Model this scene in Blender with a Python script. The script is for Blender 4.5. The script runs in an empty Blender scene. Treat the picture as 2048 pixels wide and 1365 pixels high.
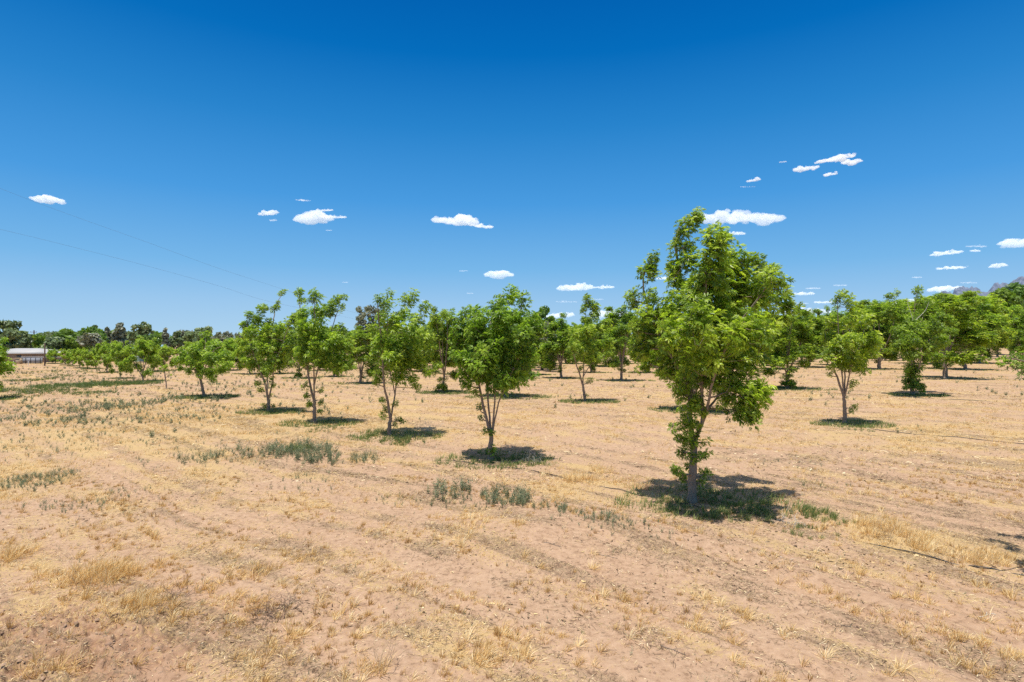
import bpy, math, random
import numpy as np
from mathutils import Vector

# ------------------------------------------------------------------ camera, sky, sun, exposure
sc = bpy.context.scene
COL = sc.collection
CAM_H = 4.5
F = 1138.0           # focal length in photo pixels (20 mm)
HZ = 684.0           # row of the horizon in the photo
cam_d = bpy.data.cameras.new("camera"); cam = bpy.data.objects.new("camera", cam_d); COL.objects.link(cam)
cam.location = (0, 0, CAM_H); cam.rotation_euler = (math.radians(90), 0, 0)
cam_d.sensor_width = 36; cam_d.lens = F / 2048 * 36; cam_d.shift_y = 1.5 / 2048
cam_d.clip_start = 0.1; cam_d.clip_end = 150000
sc.camera = cam

SUN_EL = math.radians(78)
SUN_AZ_VEC = Vector((-0.45, -0.89, 0)).normalized()      # horizontal direction towards the sun (behind-left)
sun_dir = Vector((SUN_AZ_VEC.x * math.cos(SUN_EL), SUN_AZ_VEC.y * math.cos(SUN_EL), math.sin(SUN_EL)))
sd = bpy.data.lights.new("sun", 'SUN'); sd.energy = 4.6; sd.angle = math.radians(0.5); sd.color = (1.0, 0.955, 0.88)
so = bpy.data.objects.new("sun", sd); COL.objects.link(so)
so.rotation_euler = (-sun_dir).to_track_quat('-Z', 'Y').to_euler(); so.location = (0, 0, 60)

world = bpy.data.worlds.new("World"); sc.world = world; world.use_nodes = True
wn = world.node_tree; wn.nodes.clear()
wo = wn.nodes.new('ShaderNodeOutputWorld'); bg = wn.nodes.new('ShaderNodeBackground')
sky = wn.nodes.new('ShaderNodeTexSky'); sky.sky_type = 'NISHITA'; sky.sun_disc = False
sky.sun_elevation = SUN_EL; sky.sun_rotation = math.atan2(sun_dir.x, sun_dir.y)
sky.altitude = 1200; sky.air_density = 1.0; sky.dust_density = 0.3; sky.ozone_density = 3.0
sep = wn.nodes.new('ShaderNodeSeparateColor'); wn.links.new(sky.outputs[0], sep.inputs[0])
mu = wn.nodes.new('ShaderNodeMath'); mu.operation = 'MULTIPLY'; mu.inputs[1].default_value = 0.1; wn.links.new(sep.outputs[0], mu.inputs[0])
rmp = wn.nodes.new('ShaderNodeValToRGB'); el = rmp.color_ramp.elements; el.remove(el[-1])
SKY_STOPS = [(0.070, (0.0, 0.085, 0.36)), (0.091, (0.001, 0.125, 0.45)), (0.119, (0.026, 0.235, 0.61)), (0.172, (0.10, 0.35, 0.735)),
             (0.28, (0.24, 0.51, 0.81)), (0.42, (0.38, 0.60, 0.83)), (0.60, (0.46, 0.67, 0.84)), (1.0, (0.85, 0.92, 1.0))]
el[0].position = SKY_STOPS[0][0]; el[0].color = (*SKY_STOPS[0][1], 1)
for p_, c_ in SKY_STOPS[1:]:
    e_ = el.new(p_); e_.color = (*c_, 1)
wn.links.new(mu.outputs[0], rmp.inputs[0])
# the polarised look of this sky: deep blue paling to the horizon, zenith above the view whitened as added fill light, blended with the graded sky model
tcw = wn.nodes.new('ShaderNodeTexCoord'); sx = wn.nodes.new('ShaderNodeSeparateXYZ'); wn.links.new(tcw.outputs['Generated'], sx.inputs[0])
rm2 = wn.nodes.new('ShaderNodeValToRGB'); e2 = rm2.color_ramp.elements; e2.remove(e2[-1])
EL_STOPS = [(0.0, (0.44, 0.66, 0.86)), (0.065, (0.32, 0.57, 0.85)), (0.125, (0.18, 0.47, 0.82)), (0.234, (0.065, 0.33, 0.75)),
            (0.349, (0.020, 0.228, 0.61)), (0.45, (0.0, 0.148, 0.50)), (0.53, (0.0, 0.112, 0.43)), (0.64, (0.11, 0.19, 0.40)), (0.80, (0.33, 0.39, 0.49)), (1.0, (0.66, 0.69, 0.74))]
e2[0].position = 0; e2[0].color = (*EL_STOPS[0][1], 1)
for p_, c_ in EL_STOPS[1:]:
    e_ = e2.new(p_); e_.color = (*c_, 1)
wn.links.new(sx.outputs[2], rm2.inputs[0])
mxw = wn.nodes.new('ShaderNodeMix'); mxw.data_type = 'RGBA'; mxw.inputs[0].default_value = 0.88
wn.links.new(rmp.outputs[0], mxw.inputs[6]); wn.links.new(rm2.outputs[0], mxw.inputs[7])
vs = wn.nodes.new('ShaderNodeVectorMath'); vs.operation = 'SCALE'; wn.links.new(mxw.outputs[2], vs.inputs[0])
EXPO = 0.25
vs.inputs['Scale'].default_value = 10.0 / 2 ** EXPO
wn.links.new(vs.outputs[0], bg.inputs[0]); wn.links.new(bg.outputs[0], wo.inputs[0])
bg.inputs[1].default_value = 0.1
sc.view_settings.view_transform = 'Standard'; sc.view_settings.look = 'None'
sc.view_settings.exposure = EXPO; sc.view_settings.gamma = 1
sc.render.engine = 'CYCLES'
cy = sc.cycles
cy.max_bounces = 16; cy.diffuse_bounces = 3; cy.glossy_bounces = 2; cy.transmission_bounces = 3
cy.transparent_max_bounces = 64; cy.volume_bounces = 16; cy.use_denoising = False
cy.sample_clamp_indirect = 4

rng = np.random.default_rng(7)
random.seed(7)

# ------------------------------------------------------------------ numeric helpers
def _h(xi, yi, s):
    h = (xi * 374761393 + yi * 668265263 + s * 2147483647 * 3) & 0xffffffff
    h = ((h ^ (h >> 13)) * 1274126177) & 0xffffffff
    h = ((h ^ (h >> 15)) * 2246822519) & 0xffffffff
    return (h ^ (h >> 16)) / 4294967296.0
def vn(x, y, s=0):
    x = np.asarray(x, float); y = np.asarray(y, float)
    xi = np.floor(x).astype(np.int64); yi = np.floor(y).astype(np.int64)
    fx = x - xi; fy = y - yi; fx = fx * fx * (3 - 2 * fx); fy = fy * fy * (3 - 2 * fy)
    a = _h(xi, yi, s); b = _h(xi + 1, yi, s); c = _h(xi, yi + 1, s); d = _h(xi + 1, yi + 1, s)
    return (a * (1 - fx) + b * fx) * (1 - fy) + (c * (1 - fx) + d * fx) * fy
def fbm(x, y, s=0, o=4):
    t = 0; a = 0.5; n = 0
    for i in range(o):
        t = t + a * vn(x, y, s + i * 17); n += a; a *= 0.5; x = x * 2.03 + 3.1; y = y * 2.03 + 1.7
    return t / n
def sst(a, b, x):
    t = np.clip((x - a) / (b - a), 0, 1); return t * t * (3 - 2 * t)
def g2(px, py, Z=None):
    """photo pixel on the ground -> world X, Y"""
    Y = CAM_H * F / (py - HZ)
    return (px - 1024) / F * Y, Y
def unpix(X, Y):
    return 1024 + X / Y * F, HZ + CAM_H * F / Y

def tracks(X, Y):
    Xc = np.clip(X, -8, 16)
    return 0.60 * X + 0.016 * Xc * Xc + 0.70 * Y, -0.70 * X + 0.60 * Y
CLX, CLY = g2(90, 1300)
def terr(X, Y):
    X = np.asarray(X, float); Y = np.asarray(Y, float)
    v, u = tracks(X, Y)
    near = 1 - sst(60, 200, np.hypot(X, Y))
    z = 0.16 * (fbm(X / 9, Y / 9, 3, 3) - 0.5) * near
    z = z + 0.09 * (fbm(v * 0.75, u * 0.05, 5, 2) - 0.5) * near + 0.035 * (fbm(v * 2.6, u * 0.12, 6, 2) - 0.5) * near
    nn = 1 - sst(20, 40, np.hypot(X, Y))
    z = z + 0.05 * (fbm(X / 0.40, Y / 0.40, 8, 5) - 0.5) * nn
    # rough cloddy soil, lower left of the view
    m = sst(0.2, 0.9, 1.15 - np.hypot((X - CLX) / 3.4, (Y - CLY) / 2.6)) * nn
    cl = 1 - np.abs(2 * fbm(X / 0.28, Y / 0.28, 21, 3) - 1)
    z = z + m * (0.30 * (cl - 0.72) + 0.14 * (fbm(X / 0.11, Y / 0.11, 23, 3) - 0.5))
    # low sandy mound
    mx, my = g2(1080, 1075)
    z = z + 0.30 * np.exp(-(((X - mx) / 3.4) ** 2 + ((Y - my) / 1.5) ** 2))
    for rx_, ry_ in ((820, 1290), (905, 1235), (1180, 1290), (1290, 1215), (1450, 1085), (1560, 1040), (560, 1150), (620, 1110), (1750, 1010), (1800, 985)):
        a_, b_ = g2(rx_, ry_); v0, u0 = tracks(np.array([a_]), np.array([b_]))
        q_ = v - v0[0] + .12 * (fbm(u * .35, u * 0 + rx_, 14, 2) - .5)
        z = z + (-0.040 * np.exp(-(q_ / .13) ** 2) + .022 * np.exp(-((np.abs(q_) - .24) / .08) ** 2)) * nn * sst(.3, .55, fbm(u * .22 + rx_, v * 0, 15, 2))
    ax_, ay_, bx_, by_ = 5.1, 12.2, 7.3, 7.6
    tt = ((X - ax_) * (bx_ - ax_) + (Y - ay_) * (by_ - ay_)) / ((bx_ - ax_) ** 2 + (by_ - ay_) ** 2); dd_ = np.hypot(X - ax_ - tt * (bx_ - ax_), Y - ay_ - tt * (by_ - ay_))
    sg = (X - ax_) * (by_ - ay_) - (Y - ay_) * (bx_ - ax_)
    z = z + (0.10 * np.exp(-(dd_ / .30) ** 2) - 0.06 * np.exp(-((dd_ - .55) / .35) ** 2) * (sg > 0)) * sst(-.15, .1, tt) * sst(1.6, 1.2, tt) * (.5 + fbm(X / .6, Y / .6, 13, 2))
    # bank under the tall trees at the far right
    z = z + 2.6 * sst(175, 228, Y) * sst(105, 150, X)
    return z
def tz(x, y): return float(terr(np.array([x]), np.array([y]))[0])

# ------------------------------------------------------------------ mesh + material helpers
def mesh_np(name, V, T, mat=None, parent=None, attrs=None, smooth=False, mats=None, midx=None):
    V = np.asarray(V, np.float32); T = np.asarray(T, np.int32); k = T.shape[1]
    me = bpy.data.meshes.new(name)
    me.vertices.add(len(V)); me.vertices.foreach_set('co', V.ravel())
    me.loops.add(T.size); me.loops.foreach_set('vertex_index', T.ravel())
    me.polygons.add(len(T)); me.polygons.foreach_set('loop_start', np.arange(0, T.size, k, dtype=np.int32))
    me.polygons.foreach_set('loop_total', np.full(len(T), k, np.int32))
    if smooth: me.polygons.foreach_set('use_smooth', np.ones(len(T), bool))
    if attrs:
        for an, av in attrs.items():
            a = me.attributes.new(an, 'FLOAT', 'POINT'); a.data.foreach_set('value', np.asarray(av, np.float32))
    for m in (mats or [mat]):
        me.materials.append(m)
    if midx is not None: me.polygons.foreach_set('material_index', np.asarray(midx, np.int32))
    me.update(calc_edges=True); me.validate()
    o = bpy.data.objects.new(name, me); COL.objects.link(o)
    if parent: o.parent = parent
    return o
def tag(o, label=None, cat=None, group=None, kind=None):
    if label: o['label'] = label
    if cat: o['category'] = cat
    if group: o['group'] = group
    if kind: o['kind'] = kind
    return o
def empty(name, loc, rz=0):
    o = bpy.data.objects.new(name, None); COL.objects.link(o); o.location = loc; o.rotation_euler = (0, 0, rz)
    o.empty_display_size = 0.3
    return o

class MB:
    def __init__(s): s.V = []; s.Q = []; s.n = 0
    def add(s, V, Q):
        V = np.asarray(V, float).reshape(-1, 3); s.V.append(V); s.Q.append(np.asarray(Q, int).reshape(-1, 4) + s.n); s.n += len(V)
    def box(s, x0, x1, y0, y1, z0, z1):
        s.add([(x0,y0,z0),(x1,y0,z0),(x1,y1,z0),(x0,y1,z0),(x0,y0,z1),(x1,y0,z1),(x1,y1,z1),(x0,y1,z1)],
              [(0,3,2,1),(4,5,6,7),(0,1,5,4),(1,2,6,5),(2,3,7,6),(3,0,4,7)])
    def build(s, name, mat, parent=None, smooth=False):
        return mesh_np(name, np.concatenate(s.V), np.concatenate(s.Q), mat, parent, smooth=smooth)

def tube(P, R, k=6):
    """polyline P (n,3), radii R (n) -> verts, quads"""
    P = np.asarray(P, float); R = np.asarray(R, float); n = len(P)
    D = np.gradient(P, axis=0); D /= np.linalg.norm(D, axis=1)[:, None] + 1e-9
    ref = np.array([0.0, 1.0, 0.0]) if abs(D[0][1]) < 0.8 else np.array([1.0, 0, 0])
    A = np.cross(D, ref); A /= np.linalg.norm(A, axis=1)[:, None] + 1e-9; B = np.cross(D, A)
    t = np.arange(k) / k * 2 * math.pi
    V = P[:, None, :] + R[:, None, None] * (np.cos(t)[None, :, None] * A[:, None, :] + np.sin(t)[None, :, None] * B[:, None, :])
    i = np.arange(n - 1)[:, None] * k; j = np.arange(k)[None, :]; j2 = (j + 1) % k
    Q = np.stack([i + j, i + j2, i + k + j2, i + k + j], -1).reshape(-1, 4)
    return V.reshape(-1, 3), Q

def mat_new(name):
    m = bpy.data.materials.new(name); m.use_nodes = True; nt = m.node_tree; nt.nodes.clear()
    out = nt.nodes.new('ShaderNodeOutputMaterial'); return m, nt, out
def N(nt, typ, **kw):
    n = nt.nodes.new(typ)
    for k, v in kw.items():
        if k in n.inputs.keys() if isinstance(k, str) else False: n.inputs[k].default_value = v
        else: setattr(n, k, v)
    return n
def ramp(nt, fac, stops):
    r = nt.nodes.new('ShaderNodeValToRGB'); el = r.color_ramp.elements
    while len(el) > 1: el.remove(el[-1])
    el[0].position = stops[0][0]; el[0].color = (*stops[0][1], 1)
    for p, c in stops[1:]:
        e = el.new(p); e.color = (*c, 1)
    if fac is not None: nt.links.new(fac, r.inputs[0])
    return r
def mixc(nt, fac, a, b, mode='MIX'):
    m = nt.nodes.new('ShaderNodeMix'); m.data_type = 'RGBA'; m.blend_type = mode
    if hasattr(fac, 'links') or hasattr(fac, 'is_linked'): nt.links.new(fac, m.inputs[0])
    else: m.inputs[0].default_value = fac
    for s, v in ((6, a), (7, b)):
        if hasattr(v, 'is_linked'): nt.links.new(v, m.inputs[s])
        else: m.inputs[s].default_value = (*v, 1)
    return m.outputs[2]
def noise(nt, scale, detail=4, rough=0.55, vec=None, dist=0):
    n = nt.nodes.new('ShaderNodeTexNoise'); n.inputs['Scale'].default_value = scale; n.inputs['Detail'].default_value = detail
    n.inputs['Roughness'].default_value = rough; n.inputs['Distortion'].default_value = dist
    if vec is not None: nt.links.new(vec, n.inputs['Vector'])
    return n
def attr(nt, name):
    a = nt.nodes.new('ShaderNodeAttribute'); a.attribute_name = name; return a.outputs['Fac']

class _O: pass
def leaf_mat(name, stops, trans=0.42, rough=0.42, spec=0.35, tint=(1.25, 1.35, 0.55)):
    m, nt, out = mat_new(name)
    r0_ = ramp(nt, attr(nt, 'tone'), stops); oi = nt.nodes.new('ShaderNodeObjectInfo')
    hv = ramp(nt, oi.outputs['Random'], [(0, (.88, .96, .95)), (.5, (1.0, 1.0, 1.0)), (1, (1.12, 1.06, .90))] if trans > .27 and 'grass' not in name and name != 'litter' else [(0, (1, 1, 1)), (1, (1, 1, 1))])
    r = _O(); r.outputs = [mixc(nt, 1.0, r0_.outputs[0], hv.outputs[0], 'MULTIPLY')]
    bs = nt.nodes.new('ShaderNodeBsdfPrincipled'); bs.inputs['Roughness'].default_value = rough
    bs.inputs['Specular IOR Level'].default_value = spec
    tl = nt.nodes.new('ShaderNodeBsdfTranslucent'); mx = nt.nodes.new('ShaderNodeMixShader'); mx.inputs[0].default_value = trans
    tc = mixc(nt, 1.0, r.outputs[0], tint, 'MULTIPLY')
    nt.links.new(r.outputs[0], bs.inputs['Base Color']); nt.links.new(tc, tl.inputs['Color'])
    nt.links.new(bs.outputs[0], mx.inputs[1]); nt.links.new(tl.outputs[0], mx.inputs[2]); nt.links.new(mx.outputs[0], out.inputs[0])
    return m
def plain_mat(name, col, rough=0.7, var=0.15, scale=3.0, metal=0, spec=0.3, bump=0.0):
    m, nt, out = mat_new(name)
    tc = nt.nodes.new('ShaderNodeTexCoord')
    n = noise(nt, scale, 5, 0.6, tc.outputs['Object'])
    lo = tuple(c * (1 - var) for c in col); hi = tuple(min(1, c * (1 + var)) for c in col)
    r = ramp(nt, n.outputs['Fac'], [(0.3, lo), (0.7, hi)])
    bs = nt.nodes.new('ShaderNodeBsdfPrincipled'); bs.inputs['Roughness'].default_value = rough; bs.inputs['Metallic'].default_value = metal
    bs.inputs['Specular IOR Level'].default_value = spec
    nt.links.new(r.outputs[0], bs.inputs['Base Color'])
    if bump:
        b = nt.nodes.new('ShaderNodeBump'); b.inputs['Strength'].default_value = bump; b.inputs['Distance'].default_value = 0.02
        nt.links.new(n.outputs['Fac'], b.inputs['Height']); nt.links.new(b.outputs[0], bs.inputs['Normal'])
    nt.links.new(bs.outputs[0], out.inputs[0]); return m

M = {}
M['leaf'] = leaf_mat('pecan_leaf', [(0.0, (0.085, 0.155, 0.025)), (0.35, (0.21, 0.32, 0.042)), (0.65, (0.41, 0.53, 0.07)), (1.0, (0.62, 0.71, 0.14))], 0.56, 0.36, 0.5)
M['bg_green'] = leaf_mat('broadleaf_green', [(0, (0.08, 0.15, 0.03)), (0.5, (0.16, 0.26, 0.045)), (1, (0.28, 0.40, 0.07))], 0.35)
M['bg_dark'] = leaf_mat('dark_leaf', [(0, (0.12, 0.165, 0.08)), (0.5, (0.20, 0.26, 0.12)), (1, (0.28, 0.34, 0.15))], 0.25)
M['bg_grey'] = leaf_mat('grey_leaf', [(0, (0.13, 0.14, 0.10)), (0.5, (0.22, 0.23, 0.16)), (1, (0.33, 0.34, 0.24))], 0.25)
WT = (1.05, 1.0, 0.8)
M['dry'] = leaf_mat('dry_grass', [(0, (0.40, 0.235, 0.09)), (0.35, (0.66, 0.43, 0.17)), (0.7, (0.85, 0.625, 0.30)), (1, (0.94, 0.79, 0.50))], 0.3, 0.6, 0.15, WT)
M['weed'] = leaf_mat('grey_green_weed', [(0, (0.14, 0.165, 0.095)), (0.6, (0.25, 0.285, 0.165)), (1, (0.42, 0.44, 0.27))], 0.3, 0.6, 0.15, WT)
M['green'] = leaf_mat('green_grass', [(0, (0.12, 0.18, 0.06)), (0.6, (0.26, 0.31, 0.10)), (1, (0.55, 0.48, 0.21))], 0.35, 0.55, 0.2, (1.1, 1.15, .7))
M['litter'] = leaf_mat('litter', [(0, (0.075, 0.045, 0.028)), (0.3, (0.19, 0.125, 0.075)), (0.55, (0.38, 0.27, 0.14)), (0.8, (0.74, 0.54, 0.27)), (1, (0.90, 0.76, 0.50))], 0.05, 0.8, 0.1, WT)

def bark_mat(name, c0, c1):
    m, nt, out = mat_new(name)
    tc = nt.nodes.new('ShaderNodeTexCoord'); mp = nt.nodes.new('ShaderNodeMapping'); mp.inputs['Scale'].default_value = (1, 1, 0.22)
    nt.links.new(tc.outputs['Object'], mp.inputs[0])
    n = noise(nt, 42, 6, 0.65, mp.outputs[0]); n2 = noise(nt, 5, 4, 0.6, tc.outputs['Object'])
    r = ramp(nt, n.outputs['Fac'], [(0.32, tuple(c * 0.45 for c in c0)), (0.5, c0), (0.72, c1)])
    c = mixc(nt, n2.outputs['Fac'], r.outputs[0], c1)
    bs = nt.nodes.new('ShaderNodeBsdfPrincipled'); bs.inputs['Roughness'].default_value = 0.9; bs.inputs['Specular IOR Level'].default_value = 0.15
    b = nt.nodes.new('ShaderNodeBump'); b.inputs['Strength'].default_value = 0.9; b.inputs['Distance'].default_value = 0.012
    nt.links.new(n.outputs['Fac'], b.inputs['Height']); nt.links.new(b.outputs[0], bs.inputs['Normal'])
    nt.links.new(c, bs.inputs['Base Color']); nt.links.new(bs.outputs[0], out.inputs[0]); return m
M['bark'] = bark_mat('pecan_bark', (0.19, 0.14, 0.105), (0.40, 0.315, 0.24))
M['bark_dark'] = bark_mat('dark_bark', (0.10, 0.08, 0.06), (0.18, 0.15, 0.12))
M['deadwood'] = plain_mat('dead_wood', (0.22, 0.17, 0.13), 0.9, 0.35, 9)

# ground material
def ground_mat():
    m, nt, out = mat_new('orchard_soil')
    geo = nt.nodes.new('ShaderNodeNewGeometry'); pos = geo.outputs['Position']
    straw = attr(nt, 'straw'); lit = attr(nt, 'litter'); grn = attr(nt, 'greenish'); turned = attr(nt, 'turned')
    n1 = noise(nt, 0.35, 5, 0.6, pos); n2 = noise(nt, 7.0, 6, 0.7, pos); n3 = noise(nt, 38, 4, 0.7, pos); n4 = noise(nt, 130, 3, 0.7, pos)
    sand = ramp(nt, n1.outputs['Fac'], [(0.3, (0.385, 0.238, 0.146)), (0.7, (0.468, 0.312, 0.202))])
    s2 = mixc(nt, 0.55, sand.outputs[0], ramp(nt, n2.outputs['Fac'], [(0.34, (0.16, 0.092, 0.054)), (0.44, (0.415, 0.265, 0.168)), (0.72, (0.62, 0.43, 0.29))]).outputs[0])
    s2 = mixc(nt, turned, s2, mixc(nt, 1.0, s2, (0.86, 0.81, 0.79), 'MULTIPLY'))
    # straw flecks
    def math(op, a, b=None, clamp=False):
        q = nt.nodes.new('ShaderNodeMath'); q.operation = op; q.use_clamp = clamp
        for i, x in enumerate((a, b)):
            if x is None: continue
            if hasattr(x, 'is_linked'): nt.links.new(x, q.inputs[i])
            else: q.inputs[i].default_value = x
        return q.outputs[0]
    def thr(nf, amt, w=0.12):
        # 1 where noise < amt-ish
        d = math('SUBTRACT', amt, nf); return math('MULTIPLY', math('ADD', d, w * 0.5), 1 / w, True)
    a1 = math('ADD', math('MULTIPLY', straw, 0.20), 0.375)
    nA = noise(nt, 16, 8, 0.8, pos, 0.8); f1 = thr(nA.outputs['Fac'], a1, 0.07)
    strawc = ramp(nt, n4.outputs['Fac'], [(0.25, (0.19, 0.115, 0.052)), (0.5, (0.50, 0.34, 0.155)), (0.75, (0.76, 0.57, 0.32))]).outputs[0]
    c = mixc(nt, f1, s2, strawc)
    a2 = math('ADD', math('MULTIPLY', lit, 0.14), 0.385)
    n5 = noise(nt, 21, 8, 0.8, pos, 0.9)
    f2 = thr(n5.outputs['Fac'], a2, 0.05)
    c = mixc(nt, math('MULTIPLY', f2, 0.82), c, ramp(nt, n2.outputs['Fac'], [(0.35, (0.16, 0.10, 0.065)), (0.6, (0.30, 0.215, 0.13))]).outputs[0])
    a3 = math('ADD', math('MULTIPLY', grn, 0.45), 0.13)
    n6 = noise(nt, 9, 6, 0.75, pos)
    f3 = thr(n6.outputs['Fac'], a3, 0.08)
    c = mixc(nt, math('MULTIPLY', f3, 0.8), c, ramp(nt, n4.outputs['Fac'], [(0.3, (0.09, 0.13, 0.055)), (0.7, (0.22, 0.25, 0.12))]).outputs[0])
    bs = nt.nodes.new('ShaderNodeBsdfPrincipled'); bs.inputs['Roughness'].default_value = 0.95; bs.inputs['Specular IOR Level'].default_value = 0.1
    nt.links.new(c, bs.inputs['Base Color'])
    hsum = math('ADD', math('MULTIPLY', n2.outputs['Fac'], 0.5), math('ADD', math('MULTIPLY', n3.outputs['Fac'], 0.35), math('MULTIPLY', n4.outputs['Fac'], 0.15)))
    b = nt.nodes.new('ShaderNodeBump'); b.inputs['Strength'].default_value = 0.8; b.inputs['Distance'].default_value = 0.05
    nt.links.new(hsum, b.inputs['Height']); nt.links.new(b.outputs[0], bs.inputs['Normal'])
    nt.links.new(bs.outputs[0], out.inputs[0]); return m
M['ground'] = ground_mat()

# ------------------------------------------------------------------ ground
# zones of the real ground cover: straw, dark litter, green (centres read off the photo, then in metres)
ZS = [(450, 850, 420, 60, 0.55), (250, 900, 250, 40, 0.35), (1160, 950, 90, 30, 0.7), (1780, 1075, 120, 40, 0.6), (150, 1130, 230, 50, 0.35),
      (250, 1220, 220, 60, 0.12), (540, 1290, 300, 60, 0.2), (1800, 870, 300, 30, 0.4), (700, 1080, 300, 50, 0.15), (1010, 1320, 200, 60, 0.3)]
ZL = [(1600, 915, 260, 12, 0.5), (1560, 1130, 160, 28, 0.55), (1720, 1120, 180, 30, 0.6), (1900, 1120, 120, 30, 0.6), (1000, 1240, 160, 35, 0.4),
      (560, 1230, 110, 30, 0.6), (900, 1110, 120, 30, 0.3), (1450, 1040, 200, 50, 0.45), (1000, 925, 90, 25, 0.5), (300, 1000, 150, 40, 0.3), (1290, 1180, 180, 30, 0.3)]
ZG = [(130, 771, 110, 11, 0.9), (250, 766, 70, 6, 0.5), (60, 965, 90, 25, 0.35), (600, 905, 80, 14, 0.35), (1650, 1045, 80, 20, 0.35), (1400, 1010, 140, 40, 0.25)]
def zone(X, Y, Zs):
    t = np.zeros_like(X)
    Yc = np.maximum(Y, 2.0); px, py = unpix(X, Yc)
    for (cx, cy_, rx, ry, a) in Zs:
        x0, y0 = g2(cx, cy_); sx = rx * y0 / F; sy = ry * y0 * y0 / (CAM_H * F)
        t = np.maximum(t, a * np.exp(-(((X - x0) / sx) ** 2 + ((Y - y0) / sy) ** 2)))
    return t
def straw_f(X, Y):
    v, u = tracks(X, Y)
    s = fbm(v * 1.7, u * 0.09, 31, 4); s2 = fbm(X / 1.2, Y / 1.2, 35, 5)
    R = np.hypot(X, Y)
    base = 0.95 * sst(0.42, 0.72, 0.55 * s + 0.45 * s2)
    return np.clip(base * 0.75 + zone(X, Y, ZS) * (0.5 + s2) + 0.34 * sst(16, 40, R), 0, 1)
def litter_f(X, Y):
    v, u = tracks(X, Y)
    s = fbm(v * 2.3 + 7, u * 0.11, 41, 4); s2 = fbm(X / .8, Y / .8, 45, 4)
    return np.clip(1.0 * sst(0.47, 0.68, 0.65 * s + 0.35 * s2) + zone(X, Y, ZL) * (0.35 + 1.1 * s2), 0, 1)
th = np.concatenate([np.linspace(-180, -56, 32)[:-1], np.linspace(-56, 56, 1080), np.linspace(56, 180, 32)[1:-1]])
th = np.radians(th)
rr = np.concatenate([[0.3, 1.5, 3, 4.5, 5.5], np.linspace(6.2, 22, 430), np.geomspace(22.08, 6700, 300)[0:]])
TH, RR = np.meshgrid(th, rr)
GX = RR * np.sin(TH); GY = RR * np.cos(TH)
GZ = terr(GX, GY)
nT = len(th); nR = len(rr)
i = np.arange(nR - 1)[:, None] * nT; j = np.arange(nT)[None, :]; j2 = (j + 1) % nT
Qg = np.stack([i + j, i + nT + j, i + nT + j2, i + j2], -1).reshape(-1, 4)[:, ::-1]
gx, gy = GX.ravel(), GY.ravel()
gv = np.stack([gx, gy, GZ.ravel()], -1)
grn = zone(gx, gy, ZG)
def orchard_green(X, Y): return np.zeros_like(X)
ground_args = (gv, Qg)
# (the ground object is created after the trees are listed, so their green understorey can be laid in)

# ------------------------------------------------------------------ leaves and shoots
def kite(L, W, fold=0.25):
    # base at origin, along +x, normal +z ; 4 verts
    return np.array([(0, 0, 0), (0.45 * L, -W / 2, fold * W), (L, 0, -0.10 * L), (0.45 * L, W / 2, fold * W)])
def rot_from(xdir, up):
    x = xdir / (np.linalg.norm(xdir) + 1e-9); y = np.cross(up, x); y /= np.linalg.norm(y) + 1e-9; z = np.cross(x, y)
    return np.stack([x, y, z], 1)
def compound(rs, npairs, L, ll, lw):
    """one compound leaf along +x, drooping; returns (n,4,3) leaflets"""
    out = []
    droop = rs.uniform(0.15, 1.0)
    def P(t):
        return np.array([L * (t - 0.16 * droop * t * t), 0, L * (0.10 * t - 0.42 * droop * t * t)])
    for k in range(npairs):
        t = 0.3 + 0.62 * (k + 0.5) / npairs
        p = P(t); d = P(t + 0.03) - p; d /= np.linalg.norm(d)
        for s in (-1, 1):
            a = math.radians(rs.uniform(42, 68)) * s
            ld = np.array([d[0] * math.cos(a), math.sin(a), d[2] * math.cos(a) - rs.uniform(0.05, 0.6)])
            R = rot_from(ld, np.array([rs.uniform(-.35, .35), rs.uniform(-.35, .35), 1.0]))
            f = ll * (0.72 + 0.5 * math.sin(math.pi * (0.25 + 0.6 * t))) * rs.uniform(.8, 1.12)
            out.append(kite(f, lw * f / ll) @ R.T + p)
    p = P(1.0); d = P(1.0) - P(0.95)
    out.append(kite(ll * 1.15, lw) @ rot_from(d + np.array([0, 0, -0.01]), np.array([0, 0, 1.0])).T + P(0.97))
    return np.array(out)
def make_shoot(rs, nl, npairs, L, ll, lw, stem=0.45, wind=0.0):
    """stem along +z with nl compound leaves; returns (m,4,3) kites, (m,) tone"""
    K = []; T = []
    for k in range(nl):
        t = (k + 0.6) / nl
        az = k * 2.4 + rs.uniform(-.4, .4)
        el = math.radians(2 + 56 * t + rs.uniform(-24, 24))
        d = np.array([math.cos(az) * math.cos(el), math.sin(az) * math.cos(el), math.sin(el)])
        s = (0.75 + 0.35 * math.sin(math.pi * t)) * rs.uniform(.85, 1.1)
        c = compound(rs, npairs, L * s, ll * s, lw * s)
        R = rot_from(d, np.array([0, 0, 1.0]) + 0.25 * rs.standard_normal(3))
        c = c @ R.T + np.array([0, 0, stem * t])
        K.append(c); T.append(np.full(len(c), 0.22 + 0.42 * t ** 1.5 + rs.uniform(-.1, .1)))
    return np.concatenate(K), np.concatenate(T)
rs0 = np.random.default_rng(11)
SH = {
    0: [make_shoot(rs0, 10, 5, 0.30, 0.138, 0.046) for _ in range(9)],
    1: [make_shoot(rs0, 9, 3, 0.29, 0.165, 0.062) for _ in range(7)],
    2: [make_shoot(rs0, 8, 1, 0.27, 0.27, 0.12) for _ in range(6)],
}
WIND = np.array([0.28, 0.04, -0.05])
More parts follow.
